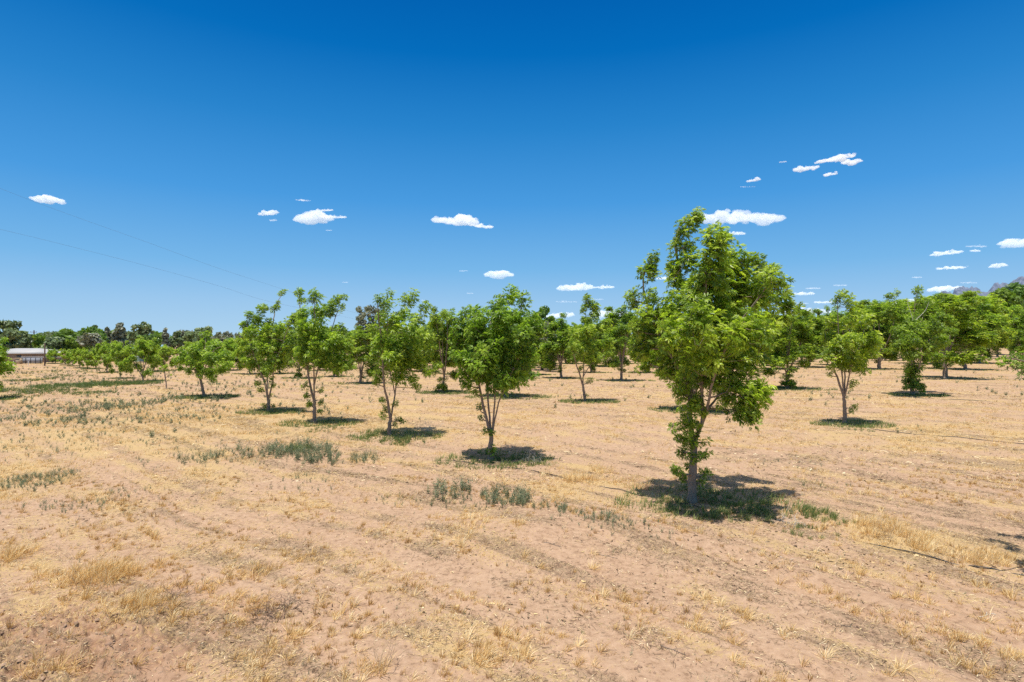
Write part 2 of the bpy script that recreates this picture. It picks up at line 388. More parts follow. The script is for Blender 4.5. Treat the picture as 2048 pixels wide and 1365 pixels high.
def place_shoots(P, D, S, lod, rs, tone0=0.0, wind=1.0):
    """P,D (n,3) positions, directions; S sizes -> V,T,tone"""
    P = np.asarray(P); D = np.asarray(D); n = len(P); which = rs.integers(0, len(SH[lod]), n)
    Vs = []; Ts = []
    for w in range(len(SH[lod])):
        idx = np.where(which == w)[0]
        if not len(idx): continue
        K, T = SH[lod][w]
        z = D[idx] / np.linalg.norm(D[idx], axis=1)[:, None]
        r = rs.standard_normal((len(idx), 3)); x = np.cross(r, z); x /= np.linalg.norm(x, axis=1)[:, None]; y = np.cross(z, x)
        R = np.stack([x, y, z], 2)                       # columns
        V = np.einsum('nij,kvj->nkvi', R, K) * S[idx][:, None, None, None]
        # wind pushes leaf ends downwind, gravity pulls outer leaves down
        rad = np.linalg.norm(V, axis=-1, keepdims=True)
        V = V + (rad ** 1.3) * (WIND * wind + np.array([0, 0, -0.13]))
        V = V + P[idx][:, None, None, :]
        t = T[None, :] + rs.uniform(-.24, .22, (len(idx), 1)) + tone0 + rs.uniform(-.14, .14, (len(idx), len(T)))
        Vs.append(V.reshape(-1, 3)); Ts.append(np.repeat(t.reshape(-1), 4))
    V = np.concatenate(Vs); tone = np.clip(np.concatenate(Ts), 0, 1)
    b = np.arange(len(V) // 4)[:, None] * 4
    tri = np.concatenate([b + np.array([[0, 1, 2]]), b + np.array([[0, 2, 3]])], 0)
    return V, tri, tone

def smooth_poly(P, n):
    P = np.asarray(P, float); m = len(P)
    if m < 3:
        t = np.linspace(0, 1, n)[:, None]; return P[0] * (1 - t) + P[-1] * t
    t = np.linspace(0, m - 1, n); k = np.minimum(t.astype(int), m - 2); f = (t - k)[:, None]
    Pp = np.vstack([2 * P[0] - P[1], P, 2 * P[-1] - P[-2]])
    a, b, c, d = Pp[k], Pp[k + 1], Pp[k + 2], Pp[k + 3]
    return 0.5 * ((2 * b) + (c - a) * f + (2 * a - 5 * b + 4 * c - d) * f ** 2 + (3 * b - a - 3 * c + d) * f ** 3)

def build_tree(name, trunk, limbs, blobs, r0, lod, rs, dens=1.0, shoot=1.0, height=8.0, leafmat=None, barkmat=None, extra_tone=0.0):
    """all in metres relative to the base; trunk: polyline; limbs: polylines; blobs: (x,y,z,r).  Returns (empty, [trunk, crown])"""
    tubes = []; skel = []                                       # skeleton points with radius
    def add(P, ra, rb, k, n):
        Q = smooth_poly(P, n)
        w = rs.standard_normal(Q.shape) * 0.012 * height / 8; w[0] = 0; w[-1] = 0; Q = Q + w
        L = np.linspace(0, 1, n); R = ra * (1 - L) ** 0.8 + rb * (1 - (1 - L) ** 0.8)
        tubes.append(tube(Q, R, k)); 
        for p, r in zip(Q, R): skel.append((*p, r))
        return Q, R
    Q, R = add(trunk, r0, r0 * 0.72, 10 if lod == 0 else 7, 12)
    # root flare
    fl = np.array([trunk[0] - np.array([0, 0, 0.12]), trunk[0] + np.array([0, 0, 0.02]), trunk[0] + (Q[1] - Q[0]) * 0.9])
    tubes.append(tube(fl, [r0 * 1.35, r0 * 1.22, r0 * 0.99], 10 if lod == 0 else 7))
    nl = len(limbs)
    LIMB0 = None
    for li, L in enumerate(limbs):
        L = np.asarray(L); LIMB0 = L if li == 0 else None; S = np.array(skel); d = np.linalg.norm(S[:, :3] - L[0], axis=1); rr_ = S[d.argmin(), 3]
        ln = np.linalg.norm(np.diff(L, axis=0), axis=1).sum()
        add(L, min(rr_ * 0.85, r0 * (0.68 if L is LIMB0 else 0.44)), 0.012 * height / 8, 7 if lod == 0 else 5, max(8, int(ln * 3)))
    P = []; D = []; S_ = []
    axis = np.array([trunk[-1][0], trunk[-1][1]])
    base_n = len(skel)
    for b in blobs:
        c = np.array(b[:3]); r = b[3]
        S = np.array(skel)
        # attach point: near and below
        d = np.linalg.norm(S[:, :3] - c, axis=1) + np.maximum(0, S[:, 2] - c[2] + 0.2 * r) * 3.0
        k = d.argmin(); a = S[k, :3]
        if np.linalg.norm(a - c) > 0.25 * r:
            mid = (a + c) / 2 + np.array([(c - a)[0] * 0.15, (c - a)[1] * 0.15, -0.06 * np.linalg.norm(c - a)])
            add([a, mid, c], min(S[k, 3] * 0.7, 0.03 * height / 8), 0.008 * height / 8, 4, 6)
        sf = float(np.clip(r / 0.40, .42, 1.0)) * shoot; n = max(3, int(round(dens * 11.5 * (r / 0.45) ** 2.1 / sf ** 1.5)))
        u = rs.standard_normal((n, 3)); u /= np.linalg.norm(u, axis=1)[:, None]
        rad = r * rs.uniform(0.15, 1, n) ** 0.6 * np.where(rs.uniform(0, 1, n) < .22, rs.uniform(1.15, 1.7, n), 1.0)
        sh_len = 0.45 * sf
        tip = c + u * rad[:, None]
        out = tip - np.array([axis[0], axis[1], trunk[-1][2]]); out[:, 2] *= 0.4
        out /= np.linalg.norm(out, axis=1)[:, None] + 1e-6
        dd = 0.55 * u + 0.30 * out + np.array([0.12, 0, 0.60]) + 0.38 * rs.standard_normal((n, 3))
        dd /= np.linalg.norm(dd, axis=1)[:, None]
        bs = tip - dd * sh_len * 0.85
        P.append(bs); D.append(dd); S_.append(sf * rs.uniform(.8, 1.15, n))
        # twigs
        step = 1 if lod < 2 else 3
        S = np.array(skel[-200:]) if lod == 2 else np.array(skel)
        for q in range(0, n, step):
            dq = np.linalg.norm(S[:, :3] - bs[q], axis=1) + np.maximum(0, S[:, 2] - bs[q][2]) * 1.5
            a = S[dq.argmin(), :3]
            tw = smooth_poly([a, (a + bs[q]) / 2 + np.array([0, 0, -0.03]), bs[q], bs[q] + dd[q] * sh_len * 0.9], 5)
            tubes.append(tube(tw, np.array([0.010, 0.008, 0.007, 0.005, 0.003]) * (0.9 if lod < 2 else 1.5) * height / 8, 3))
    P = np.concatenate(P); D = np.concatenate(D); S_ = np.concatenate(S_)
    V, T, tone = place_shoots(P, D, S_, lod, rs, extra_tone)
    # hold the leaf mass above the soil
    V[:, 2] = np.maximum(V[:, 2], 0.02)
    tv = []; tq = []; n0 = 0
    for v, q in tubes: tv.append(v); tq.append(q + n0); n0 += len(v)
    root = empty(name, (0, 0, 0))
    t = mesh_np('trunk', np.concatenate(tv), np.concatenate(tq), barkmat or M['bark'], root, smooth=True)
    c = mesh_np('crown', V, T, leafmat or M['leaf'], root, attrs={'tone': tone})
    return root
def copy_tree(root):
    c = root.copy(); COL.objects.link(c)
    for ch in root.children:
        d = ch.copy(); COL.objects.link(d); d.parent = c
    return c

def px_tree(name, base, trunk, limbs, blobs, r0px, lod, seed, dens=1.0, shoot=1.0, spread=0.8, tone=0.10):
    blobs = [(b[0], b[1], b[2] * 1.04, *b[3:]) for b in blobs]
    """tree measured in photo pixels at the depth of its own base"""
    rs = np.random.default_rng(seed)
    X, Y = g2(*base); s = Y / F                       # metres per pixel
    zb = tz(X, Y)
    def P(x, y, d=0.0):
        Yd = Y + d; return np.array([(x - 1024) / F * Yd - X, d, CAM_H + (HZ - y) / F * Yd - zb])
    W = (max(b[0] for b in blobs) - min(b[0] for b in blobs)) * s / 2
    cx = (np.mean([b[0] for b in blobs]) - base[0]) * s
    tr = [P(*p) for p in [base] + trunk]
    LL = []; 
    dys = np.linspace(-1, 1, max(len(limbs), 2)); rs.shuffle(dys)
    for L, dy in zip(limbs, dys):
        m = len(L); LL.append([P(x, y, dy * W * spread * (k / (m - 1)) ** 1.2) for k, (x, y) in enumerate(L)])
    B = []
    ends = [(L[-1][0], L[-1][1], LL[k][-1][1]) for k, L in enumerate(limbs)]
    for b in blobs:
        if len(b) == 3:
            hit = [e for e in ends if math.hypot(e[0] - b[0], e[1] - b[1]) < b[2] * 1.5]
            if hit: b = (*b, hit[0][2] / s)
        r = b[2] * s; x = (b[0] - base[0]) * s
        room = math.sqrt(max(0.05, 1 - min(1, ((x - cx) / (W + r)) ** 2))) * W * spread * 1.25
        hfrac = (base[1] - b[1]) * s
        small = b[2] < 0.06 * (base[1] - min(q[1] for q in blobs))
        n = 1 if (small or len(b) > 3) else 2
        for q in range(n):
            if len(b) > 3: d = b[3] * s
            elif small: d = rs.uniform(-.3, .3) * room * 0.6
            else: d = room * (rs.uniform(0.1, 0.95) * (1 if q else -1))
            B.append((*P(b[0], b[1], d), r * (1.0 if q == 0 else 0.95)))
    H = (base[1] - min(q[1] for q in blobs)) * s
    root = build_tree(name, tr, LL, B, r0px * s, lod, rs, dens, shoot, H, extra_tone=tone)
    root.location = (X, Y, zb)
    return root

TREES = []      # (x, y, crown radius) for the understorey
def reg(root, rad): TREES.append((root.location.x, root.location.y, rad)); return root

# ---- the tall tree in the foreground
t = px_tree('pecan_tree', (1384, 1004),
    [(1385, 960), (1386, 925), (1389, 890)],
    [[(1387, 900), (1381, 845), (1379, 790), (1375, 740), (1373, 650), (1362, 560), (1352, 500), (1355, 462), (1370, 440)],
     [(1390, 885), (1406, 840), (1404, 780), (1404, 735), (1398, 700), (1402, 640), (1415, 560), (1422, 480)],
     [(1398, 862), (1413, 825), (1420, 790), (1432, 740), (1470, 660), (1515, 600), (1545, 555)],
     [(1379, 790), (1368, 752), (1335, 700), (1305, 640), (1287, 580), (1292, 530)],
     [(1415, 818), (1440, 790), (1470, 782), (1502, 792)],
     [(1404, 760), (1425, 700), (1450, 620), (1470, 530)],
     [(1375, 760), (1352, 740), (1320, 735), (1290, 725)],
     [(1373, 680), (1385, 600), (1400, 560)]],
    [(1392, 424, 12, 0), (1386, 432, 16, 0), (1376, 450, 18, 0), (1358, 470, 12, 0), (1367, 462, 12, 0), (1420, 464, 20), (1446, 470, 15), (1430, 492, 20), (1352, 488, 15), (1370, 492, 14),
     (1300, 514, 16, 8), (1291, 535, 18, 5), (1302, 548, 14, 5), (1262, 590, 15, 10), (1268, 606, 12), (1300, 590, 16),
     (1348, 525, 20), (1345, 555, 20), (1372, 520, 22), (1415, 515, 28), (1395, 550, 30), (1465, 508, 20), (1486, 518, 18), (1445, 530, 26), (1510, 522, 14),
     (1500, 542, 22), (1528, 527, 12), (1462, 560, 28), (1492, 572, 26), (1546, 540, 15), (1533, 556, 18), (1556, 562, 15), (1515, 590, 26), (1558, 598, 22), (1574, 612, 15), (1430, 580, 36), (1380, 600, 36), (1340, 605, 28), (1475, 590, 32),
     (1318, 612, 24), (1292, 632, 22), (1272, 655, 16), (1300, 665, 28), (1275, 690, 20), (1340, 655, 34), (1390, 650, 38), (1440, 640, 40), (1490, 645, 40), (1535, 640, 24), (1568, 638, 14), (1580, 610, 12),
     (1305, 705, 26), (1282, 728, 14), (1340, 710, 26), (1330, 745, 14), (1390, 705, 34), (1440, 695, 32), (1490, 695, 28), (1528, 690, 18), (1375, 755, 24), (1420, 740, 30), (1462, 735, 20), (1498, 735, 15),
     (1465, 772, 26, -30), (1498, 778, 30, -30), (1525, 780, 20, -30), (1485, 812, 24, -30), (1508, 828, 16, -35), (1452, 795, 16),
     (1362, 786, 17), (1380, 812, 18, -15), (1368, 846, 17, -12), (1358, 872, 13), (1395, 795, 15, -20), (1383, 880, 14, -14), (1363, 900, 12), (1406, 884, 8), (1381, 912, 11, -10), (1372, 828, 12, 18), (1393, 846, 10, -14), (1403, 822, 8, -16), (1390, 868, 9, -16), (1372, 930, 8), (1404, 908, 8), (1412, 905, 7),
     (1410, 945, 9), (1404, 962, 8, -4), (1358, 942, 8), (1365, 955, 6), (1350, 935, 6)],
    9.0, 0, 101, dens=0.95, shoot=0.92, spread=0.85)
tag(t, 'tallest and nearest pecan tree, full crown leaning right over its own shadow', 'tree', 'pecan trees of the orchard'); reg(t, 2.2)

t = px_tree('pecan_tree', (981, 918), [(981, 895), (983, 870)],
    [[(981, 870), (972, 835), (962, 790), (950, 740), (930, 680), (903, 640)], [(983, 868), (979, 830), (975, 780), (972, 700), (988, 620), (1006, 588)],
     [(984, 868), (989, 820), (991, 780), (1002, 700), (1030, 640), (1048, 605)], [(986, 862), (997, 810), (1012, 770), (1040, 710), (1060, 655)]],
    [(1006, 590, 17), (1022, 584, 14), (1048, 602, 14), (988, 610, 18), (931, 622, 14), (900, 634, 12), (920, 642, 22), (952, 632, 20), (995, 638, 28), (1032, 632, 22), (1060, 645, 18),
     (912, 672, 22), (955, 672, 28), (1005, 672, 30), (1045, 672, 24), (921, 705, 22), (964, 710, 28), (1007, 710, 30), (1044, 708, 22), (928, 742, 18), (932, 768, 12), (961, 745, 22), (998, 747, 24), (1032, 740, 20), (1054, 735, 14),
     (948, 782, 10), (957, 815, 7), (960, 832, 6), (968, 857, 7), (984, 863, 6), (983, 898, 9), (975, 900, 7), (1010, 770, 12)],
    5.4, 0, 102, dens=0.8, shoot=0.92, spread=0.6)
tag(t, 'three-limbed pecan tree with leafy sprouts at its foot, next left of the tallest', 'tree', 'pecan trees of the orchard'); reg(t, 2.0)

t = px_tree('pecan_tree', (779, 872), [(779, 850), (782, 836)],
    [[(781, 840), (775, 800), (768, 770), (765, 700), (758, 640), (755, 605)], [(782, 836), (788, 800), (792, 770), (790, 700), (800, 640), (824, 596)],
     [(791, 775), (810, 740), (835, 690), (850, 645)], [(790, 790), (780, 740), (775, 660), (774, 600)]],
    [(774, 587, 9), (756, 598, 10), (770, 606, 12), (826, 590, 11), (812, 602, 12), (846, 612, 11), (760, 632, 14), (782, 645, 17), (800, 622, 13), (834, 636, 15), (820, 658, 17), (744, 655, 11),
     (760, 680, 18), (790, 690, 22), (825, 690, 19), (850, 668, 13), (748, 708, 14), (775, 720, 19), (805, 725, 19), (835, 722, 15), (862, 700, 10), (852, 738, 11), (758, 748, 13), (750, 762, 8), (790, 755, 14), (822, 755, 11), (834, 772, 8),
     (770, 820, 7), (790, 808, 6), (765, 800, 6), (799, 840, 7), (790, 848, 5), (765, 830, 5)],
    4.2, 1, 103, dens=0.8, shoot=0.95)
tag(t, 'open crowned pecan tree with low side sprouts, second to the left of the tallest tree', 'tree', 'pecan trees of the orchard'); reg(t, 1.9)

t = px_tree('pecan_tree', (629, 846), [(629, 820), (628, 798)],
    [[(628, 802), (620, 770), (614, 730), (605, 680), (600, 620), (599, 590)], [(629, 800), (628, 740), (632, 690), (630, 640), (627, 595)],
     [(629, 770), (641, 720), (660, 670), (674, 625), (680, 602)]],
    [(598, 582, 9), (600, 598, 9), (627, 585, 11), (622, 600, 8), (670, 598, 10), (684, 594, 8), (660, 610, 10), (681, 614, 7), (605, 625, 12), (630, 620, 14), (655, 622, 11),
     (602, 650, 17), (630, 650, 17), (612, 680, 20), (640, 685, 20), (665, 680, 17), (684, 658, 10), (689, 688, 13), (597, 705, 15), (620, 710, 17), (650, 715, 17), (680, 718, 15), (672, 735, 10), (600, 724, 9),
     (607, 770, 7), (612, 790, 7), (617, 808, 7), (640, 800, 6), (640, 780, 5), (638, 822, 5)],
    3.9, 1, 104, dens=0.85, shoot=0.95)
tag(t, 'tall pecan tree with two close trunks, third to the left of the tallest tree', 'tree', 'pecan trees of the orchard'); reg(t, 1.9)

t = px_tree('pecan_tree', (537, 823), [(537, 812), (537, 799)],
    [[(536, 800), (530, 770), (520, 740), (505, 700), (496, 655), (494, 635)], [(537, 799), (545, 762), (548, 735), (560, 700), (575, 660), (586, 635)],
     [(534, 785), (535, 730), (540, 680), (547, 640), (553, 610), (563, 590)]],
    [(564, 585, 7, 0), (552, 612, 8, 0), (554, 604, 5, 0), (520, 616, 9), (531, 614, 7), (496, 630, 8), (511, 638, 12), (487, 650, 9), (535, 642, 9),
     (500, 662, 15), (530, 665, 16), (558, 656, 14), (583, 640, 12), (591, 630, 8), (520, 695, 18), (550, 700, 19), (577, 690, 14), (495, 698, 11), (505, 725, 11), (530, 730, 15), (560, 725, 12),
     (520, 745, 9), (515, 765, 6), (520, 780, 6), (546, 770, 5), (540, 790, 4), (528, 810, 5), (546, 812, 4)],
    3.9, 1, 105, dens=0.9, shoot=0.95, tone=0.05)
tag(t, 'pecan tree with a lone leaf tuft on a thin stem above its crown', 'tree', 'pecan trees of the orchard'); reg(t, 1.8)

t = px_tree('pecan_tree', (408, 794), [(404, 772), (400, 757)],
    [[(401, 760), (386, 735), (372, 715), (362, 702)], [(402, 758), (415, 725), (430, 700), (446, 692)], [(401, 757), (403, 730), (410, 695), (412, 672)]],
    [(412, 668, 7), (405, 684, 12), (426, 690, 11), (386, 696, 12), (366, 705, 10), (355, 719, 8), (380, 720, 12), (400, 714, 14), (425, 714, 14), (445, 710, 11), (455, 728, 8), (440, 739, 8), (400, 740, 9), (420, 745, 9), (426, 757, 6), (374, 740, 7), (361, 735, 6), (460, 715, 6)],
    3.0, 1, 106, dens=1.0, shoot=0.95, tone=0.12)
tag(t, 'low spreading pecan tree with slanting trunk, first short one left of the tall row', 'tree', 'pecan trees of the orchard'); reg(t, 2.2)

t = px_tree('pecan_tree', (1689, 847), [(1689, 815), (1688, 795)],
    [[(1688, 797), (1678, 765), (1670, 745), (1656, 700), (1650, 662)], [(1688, 795), (1684, 750), (1680, 700), (1676, 640), (1676, 605)],
     [(1689, 795), (1697, 760), (1703, 730), (1720, 690), (1732, 645)], [(1688, 790), (1690, 740), (1697, 690), (1702, 630)]],
    [(1678, 592, 9), (1690, 589, 9), (1670, 601, 7), (1688, 603, 8), (1702, 612, 10), (1652, 640, 9), (1665, 650, 14), (1690, 638, 14), (1714, 625, 13), (1732, 638, 13), (1652, 678, 14), (1675, 685, 18), (1705, 680, 19), (1735, 680, 17),
     (1657, 708, 14), (1680, 715, 16), (1705, 715, 17), (1725, 705, 14), (1745, 700, 11), (1660, 735, 7), (1690, 733, 11), (1715, 730, 12), (1725, 740, 6), (1658, 748, 5), (1708, 762, 7), (1703, 772, 5), (1710, 812, 6), (1702, 822, 4)],
    4.0, 1, 107, dens=0.85, shoot=0.95)
tag(t, 'vase shaped pecan tree with four fanning stems, first row behind, right of the tallest tree', 'tree', 'pecan trees of the orchard'); reg(t, 1.9)

t = px_tree('pecan_tree', (1170, 804), [(1168, 785), (1166, 770)],
    [[(1167, 775), (1158, 745), (1150, 720), (1141, 692)], [(1166, 770), (1167, 740), (1168, 700), (1170, 650), (1172, 612)], [(1167, 753), (1180, 732), (1196, 718), (1211, 694)]],
    [(1172, 593, 7), (1178, 604, 10), (1189, 614, 9), (1166, 616, 8), (1184, 630, 10), (1168, 640, 9), (1150, 664, 13), (1175, 660, 15), (1200, 650, 12), (1214, 640, 8), (1145, 690, 12), (1170, 690, 15), (1195, 690, 15), (1214, 680, 10), (1150, 710, 8), (1175, 714, 11), (1200, 715, 9), (1215, 708, 7), (1160, 735, 5), (1179, 762, 6), (1172, 790, 3)],
    3.0, 1, 108, dens=0.9, shoot=0.95)
tag(t, 'pecan tree with narrow pointed top standing in the gap left of the tallest tree', 'tree', 'pecan trees of the orchard'); reg(t, 1.9)

t = px_tree('pecan_tree', (1825, 790), [(1824, 765), (1824, 745), (1823, 722)],
    [[(1823, 725), (1818, 685), (1800, 645), (1790, 608)], [(1823, 722), (1825, 690), (1827, 640), (1832, 590)], [(1826, 748), (1838, 735), (1848, 700), (1868, 665), (1885, 640)], [(1824, 700), (1835, 660), (1852, 620)]],
    [(1834, 580, 8, 0), (1794, 584, 5), (1775, 592, 8), (1842, 600, 10), (1857, 606, 10), (1800, 615, 12), (1780, 622, 11), (1820, 640, 17), (1850, 640, 17), (1880, 635, 14), (1797, 660, 13), (1820, 680, 18), (1850, 685, 17), (1880, 680, 14), (1898, 662, 11), (1800, 688, 13), (1795, 632, 11), (1898, 640, 10), (1872, 652, 15), (1835, 662, 17), (1862, 618, 13), (1842, 620, 13), (1812, 655, 14), (1818, 728, 9), (1820, 705, 14), (1845, 712, 12), (1868, 714, 8),
     (1814, 760, 10), (1836, 762, 10), (1825, 750, 12), (1809, 775, 6), (1843, 775, 7), (1830, 734, 10), (1812, 740, 7), (1826, 770, 9, -6)],
    4.0, 1, 109, dens=0.85, shoot=0.95, tone=0.02)
tag(t, 'pecan tree with a leafy skirt round its foot, near the right edge', 'tree', 'pecan trees of the orchard'); reg(t, 2.0)

sk = t; sp_ = []; sq_ = []; n0_ = 0; Xs, Ys = g2(1825, 790); zs = tz(Xs, Ys)
M['bare'] = plain_mat('bleached_branch', (0.55, 0.50, 0.43), 0.85, 0.2, 9)
for pts in ([(1840, 700), (1856, 682), (1872, 668), (1884, 655)], [(1858, 680), (1876, 674), (1893, 671)], [(1832, 640), (1850, 622), (1858, 604)], [(1826, 640), (1818, 615), (1812, 596)]):
    P_ = np.array([[(x - 1024) / F * (Ys - 1.7) - Xs, -1.7, CAM_H + (HZ - y) / F * (Ys - 1.7) - zs] for x, y in pts]); v_, f_ = tube(smooth_poly(P_, 10), np.linspace(.022, .008, 10), 5); sp_.append(v_); sq_.append(f_ + n0_); n0_ += len(v_)
mesh_np('bare_branch', np.concatenate(sp_), np.concatenate(sq_), M['bare'], sk, smooth=True)
# leafy branch reaching in from a tree whose trunk stands outside the right edge
t = px_tree('pecan_tree', (2290, 1125), [(2290, 1060), (2290, 1000)],
    [[(2290, 1005), (2285, 900), (2275, 820), (2280, 700)], [(2288, 950), (2235, 870), (2160, 790), (2090, 740), (2022, 716)], [(2290, 980), (2320, 850), (2340, 720)], [(2292, 980), (2302, 860), (2315, 640)], [(2280, 870), (2200, 790), (2150, 690)]],
    [(2012, 722, 9, 60), (2024, 710, 11, 90), (2036, 728, 12, 40), (2048, 716, 13, 0), (2046, 738, 11, 20), (2075, 745, 18, -60), (2085, 700, 20, -90),  (2062, 714, 15, 80), (2085, 730, 19, 60), (2115, 725, 24, 0), (2125, 740, 28, -120), (2150, 700, 38), (2160, 640, 38, -150), (2160, 760, 38, -60), (2230, 620, 45), (2280, 640, 45), (2220, 680, 50), (2330, 700, 45), (2200, 750, 45, -150), (2260, 760, 50), (2350, 760, 40), (2180, 810, 35, 60), (2290, 820, 35), (2230, 560, 35), (2300, 560, 30), (2120, 690, 28, 60)],
    9, 0, 110, dens=0.5, shoot=0.9, spread=0.7)
tag(t, 'pecan tree outside the right edge with one leafy branch reaching into view', 'tree', 'pecan trees of the orchard'); reg(t, 2.0)

# ---- prototypes for the repeated orchard trees, about 8 m tall and 4 m wide
def auto_proto(seed, lod, H=8.0, W=2.1, skirt=False, single=False, low=1.5, tufts=3, dens=0.8, tone=0.0):
    rs = np.random.default_rng(seed)
    fk = rs.uniform(0.9, 1.6)
    tr = [np.zeros(3), np.array([rs.uniform(-.1, .1), 0, fk * .5]), np.array([rs.uniform(-.18, .18), rs.uniform(-.1, .1), fk])]
    limbs = []; blobs = []
    n = 4 if not single else 3
    a0 = rs.uniform(0, 6)
    for k in range(n):
        a = a0 + k * 2 * math.pi / n + rs.uniform(-.4, .4); sp = W * rs.uniform(.35, .7); top = H * rs.uniform(.78, .97)
        e = np.array([math.cos(a) * sp, math.sin(a) * sp, top]); s = tr[-1] + np.array([0, 0, -rs.uniform(0, .3)])
        limbs.append([s, s + np.array([e[0] * .30, e[1] * .30, (top - fk) * .28]), s + np.array([e[0] * .7, e[1] * .7, (top - fk) * .62]), e])
        blobs.append((*e, rs.uniform(.35, .55)))
    limbs.append([tr[-1], np.array([0.1, 0, H * .5]), np.array([rs.uniform(-.2, .2), 0, H * .93])]); blobs.append((limbs[-1][-1][0], 0, H * .93, .4))
    for k in range(30):
        h = rs.uniform(0, 1); z = low + .25 + h * (H * .9 - low - .25)
        prof = math.sin(math.pi * min(1, (h * .72 + .22))) ** .6
        a = rs.uniform(0, 6.283); rad = W * prof * rs.uniform(.35, .88)
        blobs.append((math.cos(a) * rad, math.sin(a) * rad, z, rs.uniform(.32, .60)))
    for k in range(tufts):
        a = rs.uniform(0, 6.283); blobs.append((math.cos(a) * W * .5, math.sin(a) * W * .5, H * rs.uniform(.92, 1.02), .28))
    if skirt:
        for k in range(12):
            a = k * .9; q = rs.uniform(.15, .75); blobs.append((math.cos(a) * q, math.sin(a) * q, rs.uniform(.3, 1.9), rs.uniform(.16, .30)))
    else:
        for k in range(3):
            a = rs.uniform(0, 6.28); blobs.append((math.cos(a) * .25, math.sin(a) * .25, rs.uniform(.5, 1.5), .18))
    r = build_tree('pecan_tree', tr, limbs, blobs, 0.13, lod, rs, dens, 1.0, H, leafmat=M['leaf'], extra_tone=tone)
    return r
MIDP = [auto_proto(201, 1), auto_proto(202, 1, W=2.3, tufts=4), auto_proto(203, 1, skirt=True), auto_proto(204, 1, W=1.8, single=True), auto_proto(205, 1, W=2.5, H=7, low=1.4)]
FARP = [auto_proto(211, 2, dens=.8, tone=.03), auto_proto(212, 2, W=2.4, dens=.8), auto_proto(213, 2, W=2.0, skirt=True, dens=.8), auto_proto(214, 2, W=3.0, H=7, low=1.2, dens=.9, tone=.12), auto_proto(215, 2, W=3.2, H=6.6, low=1.0, dens=.9, tone=.15)]
PH = {0: 8, 1: 8, 2: 8, 3: 8, 4: 7}; PHF = {0: 8, 1: 8, 2: 8, 3: 7, 4: 6.6}
PW = {0: 2.1, 1: 2.3, 2: 2.1, 3: 1.8, 4: 2.5}; PWF = {0: 2.1, 1: 2.4, 2: 2.0, 3: 3.0, 4: 3.2}
def dims(p):
    c = [o for o in p.children if o.name.startswith('crown')][0]; v = np.empty(len(c.data.vertices) * 3, np.float32); c.data.vertices.foreach_get('co', v); v = v.reshape(-1, 3)
    return float(np.percentile(v[:, 2], 99.8)), float(np.percentile(np.abs(v[:, 0]), 98))
DIM = {0: [dims(p) for p in MIDP], 1: [dims(p) for p in FARP]}
used = set()
def put(far, k, px, py, top, halfw=None, rz=0, label='', group='pecan trees of the orchard', zoff=0.0):
    src = (FARP if far else MIDP)[k]; key = (far, k)
    if key in used: o = copy_tree(src)
    else: o = src; used.add(key)
    X, Y = g2(px, py); zb = tz(X, Y) + zoff
    H = CAM_H + (HZ - top) / F * Y - zb
    sH = H / DIM[int(far)][k][0]
    sW = sH if halfw is None else halfw * Y / F / DIM[int(far)][k][1]
    o.location = (X, Y, zb); o.rotation_euler = (0, 0, rz); o.scale = (sW, sW, sH)
    tag(o, label, 'tree', group); reg(o, 2.3 * sW); return o
L = 'pecan tree '
# second row (behind the tallest tree's row)
put(0, 1, 1385, 822, 640, 62, .3, L + 'hidden behind the trunk and crown of the tallest tree')
put(0, 0, 1012, 795, 625, 55, 1.0, L + 'whose trunk foot shows just right of the three-limbed tree, shadow beside it')
put(0, 2, 886, 786, 615, 38, 2.1, L + 'with bushy foot between the three-limbed tree and the open crowned one')
put(0, 3, 720, 767, 652, 36, .5, L + 'slim with bare straight trunk, between open crowned and two-trunked trees')
put(0, 2, 598, 757, 655, 26, 1.8, L + 'with low leafy foot seen behind the tree with two close trunks')
put(1, 4, 500, 748, 672, 34, .9, L + 'short and wide, half hidden behind the tree with the lone tuft')
put(1, 3, 452, 741, 678, 30, 2.9, L + 'low and round, seen above the slanting trunk tree, right side')
# third row
put(0, 2, 1575, 778, 622, 52, 4.0, L + 'with dark bushy foot just right of the tallest tree')
put(0, 0, 1243, 762, 612, 38, 2.4, L + 'with three thin stems seen in the gap just left of the tallest tree')
put(0, 3, 1123, 757, 628, 34, 3.3, L + 'narrow with one trunk, left of the pointed top tree')
put(0, 1, 1430, 770, 622, 50, .1, L + 'in the third row, behind the crown of the tallest tree')
put(1, 1, 1010, 752, 640, 38, 1.1, L + 'in the third row, behind the three-limbed tree')
put(1, 0, 920, 748, 655, 30, 2.1, L + 'in the third row, left of the three-limbed tree')
put(1, 2, 840, 744, 655, 28, 2.6, L + 'in the third row, right of the open crowned tree')
put(1, 0, 770, 741, 660, 26, 4.6, L + 'in the third row, behind the open crowned tree')
# right part of the orchard
put(0, 0, 1890, 757, 585, 62, 5.0, L + 'with plain straight trunk just right of the tree with the leafy skirt')
put(0, 3, 1759, 739, 600, 44, 1.3, L + 'with low hanging leaves between the fanning tree and the skirted tree')
put(0, 3, 1617, 735, 618, 36, 5.3, L + 'on a thin bare pole of a trunk left of the fanning tree')
put(1, 1, 1931, 740, 588, 50, .2, L + 'with thick dark trunk, second to the right of the skirted tree')
put(1, 0, 1958, 727, 590, 46, 2.2, L + 'with forked slanting trunk near the right edge')
put(1, 2, 1977, 717, 598, 36, 1.2, L + 'with dark leafy trunk, left of the branch reaching in from the right')
put(1, 1, 1995, 714, 606, 30, 4.4, L + 'on thin trunk, last of the right hand rows before the dark tall trees')
put(1, 0, 1804, 717, 600, 34, 3.5, L + 'on thin leaning trunk left of the skirted tree, well behind it')
put(1, 1, 1629, 712, 632, 24, 3.1, L + 'small in the distance beside the thin pole trunk')
